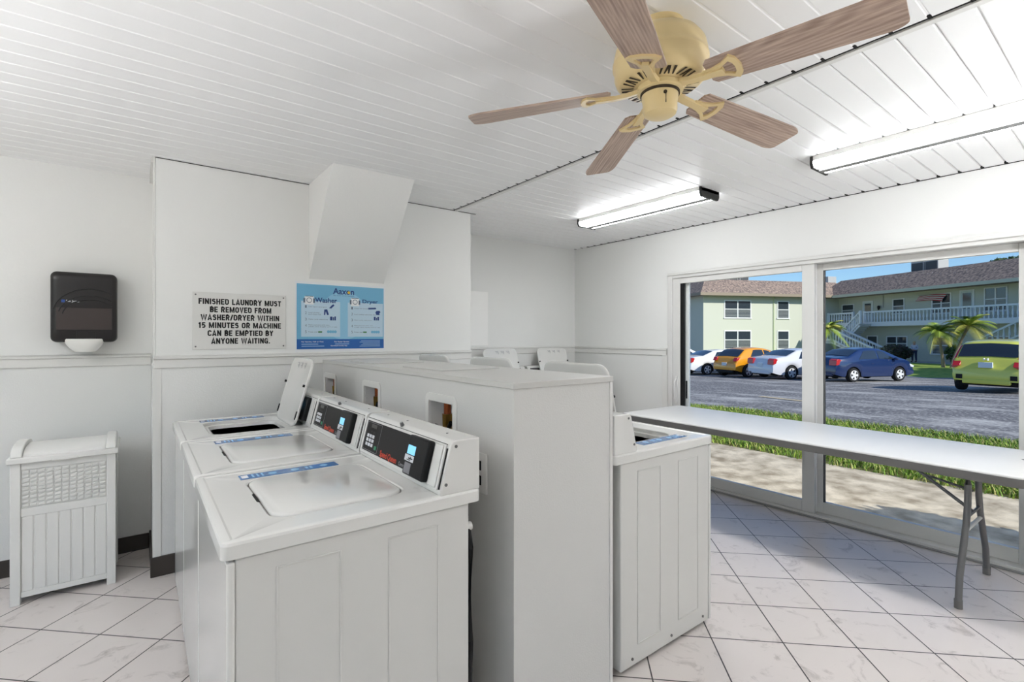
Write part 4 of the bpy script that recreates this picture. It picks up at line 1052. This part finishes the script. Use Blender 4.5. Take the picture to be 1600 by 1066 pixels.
# ------------------------------------------------------------------ cars
M_TYRE = mat('tyre', (26, 26, 28), .8); M_RIM = mat('alloy_rim', (226, 227, 230), .35, .1); M_CG = mat('car_glass', (34, 40, 46), .05, spec=.9, coat=.5)
M_TL = mat('tail_light_red', (186, 36, 40), .2, coat=.5); M_HL = mat('head_light', (220, 226, 232), .15, coat=.5); M_PLATE = mat('licence_plate', (214, 222, 226), .5); M_UNDER = mat('car_underside', (16, 16, 18), .8)
def interp(p, x):
    if x <= p[0][0]: return p[0][1]
    for (a, b), (c, d) in zip(p, p[1:]):
        if x <= c: t = (x-a)/(c-a); return b+(d-b)*t
    return p[-1][1]
def smooth_interp(p, x, r=.10):
    return sum(interp(p, x+r*k/2) for k in (-2, -1, 0, 1, 2))/5
wheel_cache = {}
def wheel_meshes(R):
    if R not in wheel_cache:
        w = .10
        def yl(prof, n=28): return MB().lathe(prof, n=n).xform(Matrix.Rotation(PI/2, 4, 'X'))
        ty = yl([(R*.62, -w), (R*.93, -w), (R, -w*.6), (R, w*.6), (R*.93, w), (R*.62, w)]).mesh('wheel', M_TYRE)
        hub = yl([(R*.66, w*.99), (R*.60, w*1.02), (R*.58, w*.75), (R*.15, w*.80), (R*.12, w*1.05), (.01, w*1.06)]) if False else MB()
        hub.loft([[(R*.66*math.cos(2*PI*i/28), -w*1.0, R*.66*math.sin(2*PI*i/28)) for i in range(28)], [(R*.60*math.cos(2*PI*i/28), -w*1.08, R*.60*math.sin(2*PI*i/28)) for i in range(28)], [(R*.57*math.cos(2*PI*i/28), -w*.8, R*.57*math.sin(2*PI*i/28)) for i in range(28)]], False, False)
        for k in range(5):
            a = 2*PI*k/5; c, s = math.cos(a), math.sin(a)
            def P(r, t, y): return (r*c-t*s, y, r*s+t*c)
            hub.loft([[P(R*.10, -R*.12, -w*1.08), P(R*.10, R*.12, -w*1.08), P(R*.10, R*.12, -w*.8), P(R*.10, -R*.12, -w*.8)],
                      [P(R*.60, -R*.16, -w*1.03), P(R*.60, R*.16, -w*1.03), P(R*.60, R*.16, -w*.8), P(R*.60, -R*.16, -w*.8)]])
        hub.loft([[(R*.16*math.cos(2*PI*i/14), y, R*.16*math.sin(2*PI*i/14)) for i in range(14)] for y in (-w*.85, -w*1.12)])
        hm = hub.mesh('hubcap', M_RIM)
        wheel_cache[R] = (ty, hm)
    return wheel_cache[R]
def car(label, rgb, kind, pos, heading, paint=None, cat='car'):
    """own frame: x forward from the rear bumper, y left, z up"""
    K = {
     'sedan': dict(L=4.75, W=1.84, R=.335, top=[(0, .55), (.04, .82), (.14, 1.03), (.55, 1.10), (.80, 1.11), (1.55, 1.40), (2.15, 1.475), (2.6, 1.46), (3.05, 1.36), (3.72, 1.05), (4.35, .86), (4.62, .72), (4.72, .55), (4.75, .40)],
        belt=.93, ax=(1.02, 3.82), bot=.24, rear=(.86, 1.52), front=(3.66, 3.0), win=[(1.45, 1.75), (3.45, 2.85)], hw=.74, taper=.14),
     'compact': dict(L=4.28, W=1.70, R=.31, top=[(0, .55), (.04, .84), (.12, 1.02), (.45, 1.08), (.62, 1.09), (1.30, 1.40), (1.85, 1.47), (2.3, 1.455), (2.75, 1.34), (3.40, 1.04), (3.95, .88), (4.18, .70), (4.28, .50), (4.28, .38)],
        belt=.92, ax=(.86, 3.36), bot=.24, rear=(.70, 1.28), front=(3.32, 2.70), win=[(1.12, 1.50), (3.15, 2.58)], hw=.74, taper=.15),
     'hatch': dict(L=4.06, W=1.70, R=.30, top=[(0, .50), (.03, .80), (.10, .98), (.16, 1.02), (.42, 1.42), (.60, 1.52), (1.3, 1.57), (1.9, 1.55), (2.4, 1.42), (3.20, 1.05), (3.7, .90), (3.95, .72), (4.06, .50), (4.06, .38)],
        belt=.95, ax=(.72, 3.25), bot=.25, rear=(.17, .46), front=(3.12, 2.42), win=[(.75, .90), (3.0, 2.35)], hw=.78, taper=.12),
     'crossover': dict(L=4.13, W=1.77, R=.35, top=[(0, .55), (.03, .85), (.10, 1.02), (.22, 1.08), (.70, 1.44), (1.0, 1.53), (1.6, 1.575), (2.1, 1.55), (2.55, 1.44), (3.20, 1.14), (3.75, 1.02), (4.0, .85), (4.13, .55), (4.13, .40)],
        belt=1.02, ax=(.80, 3.32), bot=.30, rear=(.24, .76), front=(3.14, 2.5), win=[(.95, 1.30), (2.95, 2.42)], hw=.74, taper=.16),
     'suv': dict(L=4.6, W=1.85, R=.36, top=[(0, .6), (.03, .9), (.10, 1.08), (.18, 1.12), (.50, 1.52), (.75, 1.63), (1.6, 1.69), (2.4, 1.66), (2.9, 1.52), (3.55, 1.18), (4.2, 1.05), (4.5, .85), (4.6, .6), (4.6, .42)],
        belt=1.05, ax=(.95, 3.65), bot=.30, rear=(.20, .56), front=(3.5, 2.85), win=[(.75, .95), (3.3, 2.75)], hw=.78, taper=.12),
    }[kind]
    L, W, R = K['L'], K['W'], K['R']; Hh = max(z for _, z in K['top'])
    root = empty('car', (pos[0], pos[1], zg(*pos)), heading, label, cat, 'parked cars in the lot')
    pm = mat('car_paint_'+kind+'_'+'_'.join(map(str, rgb)), rgb, .22, metal=.0, coat=.8)
    def bottom(x):
        z = K['bot']+.10*max(0, (.35-x)/.35)+.06*max(0, (x-(L-.4))/.4)
        for a in K['ax']:
            q = (R+.07)**2-(x-a)**2
            if q > 0: z = max(z, R*.95+math.sqrt(q)*.98)
        return z
    def halfw(x):
        e = max(0, abs(x-L/2)-(L/2-.95))/.95
        return W/2*(1-K['taper']*e**2.2)
    def section(x):
        zt = smooth_interp(K['top'], x); zb = min(bottom(x), zt-.12); w = halfw(x); be = min(K['belt'], zt-.03); be = max(be, zb+.05)
        g = max(0, min(1, (zt-be)/(Hh-K['belt'])))
        hw = w*(.95-.20*g)
        return [(w*.95, zb), (w*.985, zb+(be-zb)*.22), (w, zb+(be-zb)*.62), (w*.975, be-.01), (w*(.965-.01*g), be+(zt-be)*.10), (w*.965+(hw-w*.965)*.55, be+(zt-be)*.52), (hw, be+(zt-be)*.86), (hw*.93, be+(zt-be)*.96), (hw*.6, zt+.0), (0, zt+.018)]
    xs = sorted(set([0, .02, .05, .09, .14, .2, .28]+[L*i/70 for i in range(1, 70)]+[L-.2, L-.12, L-.06, L-.02, L]+[a+s*(R+.07)*q for a in K['ax'] for s in (-1, 1) for q in (.999, .985, .95, .9)]))
    loops = []
    for x in xs:
        s = section(x); loops.append([(x, y, z) for y, z in s]+[(x, -y, z) for y, z in reversed(s[:-1])])
    mb = MB().loft(loops, True, True, closed=False)
    body = mb.build('body', pm, root, ang=50)
    MB().box(.25, L-.25, -W/2+.22, W/2-.22, .20, .70).build('underbody', M_UNDER, root)
    def side_pt(x, t, off):
        s = section(x); f = [(0.0, s[4]), (.55, s[5]), (1.0, s[6])]
        for (t0, a), (t1, b) in zip(f, f[1:]):
            if t <= t1: q = (t-t0)/(t1-t0); return (x, a[0]+(b[0]-a[0])*q+off, a[1]+(b[1]-a[1])*q)
    (xa0, xa1), (xb0, xb1) = K['win']
    mid = (xa0+xb0)/2+.05
    for sgn in (1, -1):
        for xl, xr in (((xa0, xa1), (mid-.04, mid-.04)), ((mid+.04, mid+.04), (xb0, xb1))):
            v = []; n = 6
            for j in range(n+1):
                t = .06+.86*j/n
                for i in range(7):
                    q = i/6; x = (xl[0]+(xl[1]-xl[0])*j/n)*(1-q)+(xr[0]+(xr[1]-xr[0])*j/n)*q
                    p = side_pt(x, t, .008); v.append((p[0], sgn*p[1], p[2]))
            MB().add(v, [(j*7+i, j*7+i+1, (j+1)*7+i+1, (j+1)*7+i) for j in range(n) for i in range(6)]).build('side_window', M_CG, root)
    for nm, (x0, x1) in (('rear_window', K['rear']), ('windshield', K['front'])):
        v = []; n = 8
        for j in range(n+1):
            x = x0+(x1-x0)*j/n; s = section(x)
            pl = [(s[7][0]*.98, s[7][1]+.010), (s[8][0], s[8][1]+.012), (0, s[9][1]+.012)]
            row = [(x, y, z) for y, z in pl]+[(x, -y, z) for y, z in reversed(pl[:-1])]
            off = -.012 if nm == 'rear_window' else .012
            v += [(a+off, b, c) for a, b, c in row]
        MB().add(v, [(j*5+i, j*5+i+1, (j+1)*5+i+1, (j+1)*5+i) for j in range(n) for i in range(4)]).build(nm, M_CG, root)
    ty, hm = wheel_meshes(R)
    for a in K['ax']:
        for sgn in (1, -1):
            w = bpy.data.objects.new('wheel', ty); COL.objects.link(w); w.parent = root; w.location = (a, sgn*(halfw(a)-.115), R); w.rotation_euler = (0, 0, PI if sgn > 0 else 0)
            h_ = bpy.data.objects.new('hubcap', hm); COL.objects.link(h_); h_.parent = w
    def shell(x0, x1, i0, i1, sgn, m, name, off=.012):
        """patch of the body surface between section points i0..i1, offset outwards"""
        v = []; n = 8; k = i1-i0+1
        for j in range(n+1):
            x = x0+(x1-x0)*j/n; s = section(x)
            for i in range(i0, i1+1): v.append((x-(off if x0 < L/2 else -off), sgn*(s[i][0]+off), s[i][1]))
        return MB().add(v, [(j*k+i, j*k+i+1, (j+1)*k+i+1, (j+1)*k+i) for j in range(n) for i in range(k-1)]).build(name, m, root)
    tall = kind in ('hatch', 'suv')
    bz = K['belt']
    for sgn in (1, -1):
        yy = halfw(.1)*.99
        if tall:
            def yat(x, z):
                c = section(x)
                for (y0, z0), (y1, z1) in zip(c, c[1:]):
                    if z0 <= z <= z1: return y0+(y1-y0)*(z-z0)/max(1e-6, z1-z0)
                return c[2][0]
            def xrear(z):
                x = 0
                while smooth_interp(K['top'], x) < z+.02 and x < 1.0: x += .01
                return x
            lps = []
            for dz, wd, dp in ((-.22, .10, .16), (-.16, .19, .26), (-.02, .20, .30), (.06, .13, .22), (.16, .055, .09), (.30, .045, .07), (.44, .04, .05)):
                z = bz+dz; xr = xrear(z) if dz > -.05 else 0; yo = yat(xr+.12, z)
                lps.append([(xr-.014, sgn*(yo-wd), z), (xr-.008, sgn*(yo-.02), z), (xr+.04, sgn*(yo+.012), z), (xr+dp, sgn*(yo+.012), z), (xr+dp, sgn*(yo-wd), z)])
            t = MB().loft(lps)
        elif kind == 'crossover':
            t = MB().prism([(-.01, bz-.16), (.35, bz-.02), (.42, bz+.06), (.10, bz+.04)], 'y', sgn*(yy-.22), sgn*(yy+.015))
        else:
            t = MB().prism([(-.012, bz-.20), (.32, bz-.12), (.36, bz+.0), (.12, bz+.09), (.01, bz+.03)], 'y', sgn*(yy-.36), sgn*(yy+.012))
        t.build('tail_light', M_TL, root, bev=.015)
        MB().prism([(L-.62, .70), (L-.10, .60), (L-.06, .68), (L-.40, .80)], 'y', sgn*(halfw(L-.3)-.35), sgn*(halfw(L-.3)-.01)).build('head_light', M_HL, root, bev=.015)
        MB().ball((xb0-.12, sgn*(halfw(xb0)+.07), bz+.08), .09, .10, .065, 10, 6).build('side_mirror', pm, root)
        for x in ((mid-.35, mid+.75) if True else ()):
            MB().box(x-.08, x+.08, sgn*(halfw(x)*.985)-.012, sgn*(halfw(x)*.985)+.018, bz-.13, bz-.10).build('door_handle', pm, root, bev=.005)
    zr = .62 if not tall else .74
    MB().box(-.022, .05, -.155, .155, zr, zr+.16).build('licence_plate', M_PLATE, root, bev=.004)
    MB().box(-.014, .12, -W/2*.62, W/2*.62, .26, .40).build('lower_bumper', M_UNDER if kind in ('crossover',) else pm, root, bev=.03)
    return root
def heading(a_deg): # angle clockwise from the view axis -> world rotation about z
    t = TH+math.radians(a_deg); return PI/2-t
def place_by_wheel(wx, wy, rz, ax, hw):
    """rear right wheel contact at (wx, wy): return the position of the rear bumper centre"""
    f = Vector((math.cos(rz), math.sin(rz))); l = Vector((-f.y, f.x)); p = Vector((wx, wy))+l*hw-f*ax; return (p.x, p.y)
rz = heading(76); car('blue compact sedan seen side-on behind the middle of the window', (22, 44, 88), 'compact', place_by_wheel(24.3, 7.95, rz, .86, .74), rz)
rz = heading(73); car('silver white sedan beside the window mullion', (214, 216, 222), 'sedan', place_by_wheel(24.68, 10.63, rz, 1.02, .8), rz)
rz = heading(66); car('orange yellow crossover parked left of the silver sedan', (226, 152, 30), 'crossover', place_by_wheel(25.27, 13.0, rz, .8, .78), rz)
rz = heading(76); car('white sedan parked left of the orange crossover', (240, 240, 240), 'sedan', place_by_wheel(26.07, 15.81, rz, 1.02, .8), rz)
rz = heading(76); car('white tall car at the far left end of the parked row', (236, 238, 240), 'suv', place_by_wheel(26.6, 19.2, rz, .95, .8), rz)
rz = heading(58); p = Vector((20.43, 3.75)); f = Vector((math.cos(rz), math.sin(rz))); l_ = Vector((-f.y, f.x)); p = p-l_*.74-f*.72
yc = car('lime yellow hatchback seen from behind at the right edge', (208, 208, 88), 'hatch', (p.x, p.y), rz)
em = MB().box(-.018, .1, -.05, -.035, .955, 1.02).box(-.018, .1, .035, .05, .955, 1.02).box(-.018, .1, -.035, .035, .98, .995); em.build('emblem', M_RIM, yc)
for s in (-1, 1): MB().prism([(-.016, .40), (.08, .38), (.08, .50), (-.016, .53)], 'y', s*.52, s*.665).build('bumper_vent', M_UNDER, yc)

# ------------------------------------------------------------------ palms, bush, trees
M_FROND = [mat('palm_frond', (146, 168, 62), .6), mat('palm_frond_light', (196, 192, 92), .6), mat('palm_frond_dark', (84, 112, 44), .6)]
M_TRUNK = mat('palm_trunk', (150, 132, 108), .9, bump=(20, .6))
def palm(loc, lean, h, label, nf=17, fl=1.35):
    r = empty('palm_tree', loc, 0, label, 'palm tree', 'palm trees on the lawn')
    path = [Vector((lean[0]*t**1.3, lean[1]*t**1.3, h*t)) for t in [i/6 for i in range(7)]]
    MB().tube([(0, 0, -.05)]+path[1:], [.12, .095, .08, .075, .075, .085, .11], 10).build('trunk', M_TRUNK, r)
    top = path[-1]
    for k in range(nf):
        a = 2*PI*k/nf*1.0+random.uniform(-.2, .2); el = random.uniform(-.15, 1.2); mb = MB(); L = fl*random.uniform(.8, 1.1)
        pts = []
        for i in range(9):
            t = i/8; rr = L*t*math.cos(el*.8)*(1-.12*t); z = L*(t*math.sin(el)-.75*t*t*(1.0-.25*el))
            pts.append(top+Vector((rr*math.cos(a), rr*math.sin(a), z)))
        mb.tube(pts, [.016-.0014*i for i in range(9)], 4)
        sd_ = Vector((-math.sin(a), math.cos(a), 0))
        for i in range(1, 33):
            t = i/33; j = min(int(t*8), 7); q = pts[j].lerp(pts[j+1], t*8-j); fw = (pts[j+1]-pts[j]).normalized()
            ln = .36*fl/1.35*math.sin(PI*min(1, t*.9+.12))+.05
            for s in (-1, 1):
                tip = q+sd_*s*ln*.75+fw*ln*.55+Vector((0, 0, -.25*ln))
                w = fw*.020; mb.add([q-w, q+w, tip], [(0, 1, 2)])
        mb.build('frond', M_FROND[k % 3], r, smooth=False)
    return r
def cam_pt(d, px, z): l = (px-800)/767.7*d; return Vector((d*SN+l*CS, d*CS-l*SN, z))
palm(cam_pt(34.0, 1474, -.72), (-.15, .25), 2.45, 'slender palm right of the person on the lawn', 32, 1.75)
palm(cam_pt(33.5, 1487, -.72), (.55, -.75), 2.85, 'leaning palm beside the yellow hatchback roof', 34, 2.0)
palm(cam_pt(31.0, 1283, -.75), (.3, -.2), 2.65, 'palm beside the window mullion in front of the stairs', 28, 1.5)
def leaf_cloud(name, mats, par, blobs, n, size, seed=1):
    rnd = random.Random(seed); v = []; f = []; mi = []
    for _ in range(n):
        c, rx, ry, rz_ = rnd.choice(blobs)
        while True:
            p = Vector((rnd.uniform(-1, 1), rnd.uniform(-1, 1), rnd.uniform(-1, 1)))
            if .45 < p.length < 1: break
        q = Vector((c[0]+p.x*rx, c[1]+p.y*ry, c[2]+p.z*rz_)); a = Vector((rnd.gauss(0, 1), rnd.gauss(0, 1), rnd.gauss(0, 1))).normalized(); b = a.orthogonal().normalized()
        s = size*rnd.uniform(.6, 1.4); k = len(v); v += [q-a*s, q+b*s*.5, q+a*s, q-b*s*.5]; f.append((k, k+1, k+2, k+3)); mi.append(rnd.randrange(len(mats)))
    me = bpy.data.meshes.new(name); me.from_pydata(v, [], f)
    for m in mats: me.materials.append(m)
    me.polygons.foreach_set('material_index', mi); me.update()
    o = bpy.data.objects.new(name, me); COL.objects.link(o)
    if par: o.parent = par
    return o
bc = cam_pt(41.0, 1398, -.74)
bu = empty('bush', bc, 0, 'dark reddish round bush at the foot of the stairs', 'bush')
leaf_cloud('foliage', [mat('bush_dark', (62, 50, 50), .8), mat('bush_dark_green', (50, 62, 42), .8)], bu, [((0, 0, .85), 1.05, 1.05, .7), ((.5, -.4, .8), .7, .7, .55)], 2600, .09, 3)
MB().cyl((0, 0, 0), (0, 0, .6), .05).build('stem', M_TRUNK, bu)
b2 = cam_pt(40.5, 1493, -.74)
b2r = empty('bush', b2, 0, 'low green bush behind the leaning palm', 'bush')
leaf_cloud('foliage', [mat('bush_green', (74, 96, 50), .8), M_FROND[2]], b2r, [((0, 0, .8), .7, .7, .8)], 900, .10, 5)
M_PINE = [mat('pine_green', (70, 88, 56), .9), mat('pine_green_b', (98, 112, 70), .9)]
tr = empty('tree', cam_pt(66, 1582, -.8), 0, 'thin green tree crown above the roof at the right edge', 'tree')
MB().tube([(0, 0, 0), (.2, 0, 6), (-.3, .2, 12)], [.4, .3, .1], 8).build('trunk', M_TRUNK, tr)
leaf_cloud('foliage', M_PINE, tr, [((-1.8, 2.2, 11.3), 2.6, 2.2, .8), ((-.2, .5, 12.1), 2.4, 2.0, .8), ((-3.4, 4.0, 10.6), 2.2, 1.8, .6), ((.5, -.6, 11.0), 2.5, 2.5, .9), ((1.5, -2.0, 12.6), 2.0, 2.0, .8)], 2600, .26, 9)
tr2 = empty('tree', (37.5, -1.5, -.75), 0, 'leafy shade tree beyond the right end of the lawn', 'tree')
MB().tube([(0, 0, 0), (.1, .1, 2.2), (0, 0, 4.6)], [.28, .22, .14], 8).build('trunk', M_TRUNK, tr2)
leaf_cloud('foliage', M_PINE, tr2, [((0, 0, 4.8), 3.2, 2.6, 2.0), ((-4, -.5, 4.2), 3.0, 2.4, 1.9), ((3.6, .8, 4.4), 3.0, 2.4, 1.9)], 9000, .30, 11)

sh_ = empty('shrub', (4.85, -.75, -.05), 0, 'leafy shrub beside the building just beyond the window', 'shrub')
leaf_cloud('foliage', [M_FROND[2], mat('shrub_green', (92, 120, 54), .8)], sh_, [((0, 0, .75), .32, .45, .65)], 1200, .06, 21)
MB().cyl((0, 0, 0), (0, 0, .5), .03).build('stem', M_TRUNK, sh_)
# ------------------------------------------------------------------ the person on the walk
def skin_body(name, m, par, verts, edges, radii, root=0, lvl=1):
    me = bpy.data.meshes.new(name); me.from_pydata(verts, edges, []); me.update()
    o = bpy.data.objects.new(name, me); COL.objects.link(o); o.parent = par; me.materials.append(m)
    o.modifiers.new('skin', 'SKIN'); o.modifiers.new('sub', 'SUBSURF').levels = lvl; o.modifiers['sub'].render_levels = lvl
    me.skin_vertices[0].data[0].use_root = True
    for i, r_ in enumerate(radii):
        sv_ = me.skin_vertices[0].data[i]; sv_.radius = r_ if isinstance(r_, tuple) else (r_, r_); sv_.use_root = (i == root)
    return o
# own frame: x to the person's left, -y forwards, z up; standing, hands together in front of the waist
pe = empty('person', bw_(-.55, -.35, .085), RZB-PI/2+.25, 'person in a pale grey top and dark jeans standing on the walk', 'person')
V = [(0, 0, .95), (0, .01, 1.12), (0, .02, 1.36), (0, .01, 1.48), (0, -.02, 1.56), (0, -.015, 1.64), (0, -.005, 1.70),
     (.10, 0, .90), (.12, -.02, .50), (.13, .01, .09), (.14, -.12, .04), (-.10, 0, .90), (-.13, -.03, .50), (-.15, .01, .09), (-.17, -.12, .04),
     (.17, .02, 1.42), (.25, .03, 1.16), (.10, -.20, 1.04), (.02, -.24, 1.03), (-.17, .02, 1.42), (-.25, .03, 1.16), (-.10, -.20, 1.06), (-.02, -.25, 1.06)]
Ed = [(0, 1), (1, 2), (2, 3), (3, 4), (4, 5), (5, 6), (0, 7), (7, 8), (8, 9), (9, 10), (0, 11), (11, 12), (12, 13), (13, 14), (2, 15), (15, 16), (16, 17), (17, 18), (2, 19), (19, 20), (20, 21), (21, 22)]
Rd = [(.13, .10), (.13, .10), (.15, .10), .055, .085, .10, .07, .085, .06, .042, .04, .085, .06, .042, .04, .06, .045, .032, .04, .06, .045, .032, .04]
M_SKIN = mat('skin', (206, 158, 134), .6)
skin_body('body', M_SKIN, pe, V, Ed, Rd, 0, 2)
sh = [0, 1, 2, 3, 15, 16, 17, 19, 20, 21]
def sub(idx, grow, name, m):
    mp_ = {a: i for i, a in enumerate(idx)}
    skin_body(name, m, pe, [V[a] for a in idx], [(mp_[a], mp_[b]) for a, b in Ed if a in mp_ and b in mp_],
              [((Rd[a][0]+grow, Rd[a][1]+grow) if isinstance(Rd[a], tuple) else Rd[a]+grow) for a in idx], 0, 2)
sub([0, 1, 2, 15, 16, 17, 19, 20, 21], .028, 'shirt', mat('shirt_grey', (196, 198, 206), .8))
sub([0, 7, 8, 9, 11, 12, 13], .022, 'jeans', mat('jeans_navy', (48, 58, 84), .8))
for s in (-1, 1): MB().ball((.14 if s > 0 else -.165, -.07, .045), .055, .14, .05, 12, 8).build('shoe', M_BLACK, pe)
MB().ball((0, .012, 1.685), .098, .112, .085, 14, 10).build('hair', mat('hair_light', (196, 168, 120), .8), pe)
fa = MB().ball((.035, -.108, 1.645), .012, .008, .008).ball((-.035, -.108, 1.645), .012, .008, .008); 
for s in (-1, 1): MB().ball((s*.035, -.108, 1.645), .012, .008, .008, 8, 6).build('eye', M_BLACK, pe)
MB().ball((0, -.125, 1.615), .014, .018, .022, 8, 6).build('nose', M_SKIN, pe)
for s in (-1, 1): MB().ball((s*.097, -.01, 1.63), .012, .022, .03, 8, 6).build('ear', M_SKIN, pe)
for s in (-1, 1):
    for k in range(4): MB().tube([(s*(.045-.006*k), -.235, 1.075-.018*k), (s*-.005, -.275+.004*k, 1.068-.018*k), (s*-.045, -.262+.006*k, 1.060-.018*k)], [.011, .010, .008], 6).build('finger', M_SKIN, pe)
    MB().tube([(s*.05, -.215, 1.085), (s*.015, -.245, 1.105)], [.012, .009], 6).build('thumb', M_SKIN, pe)
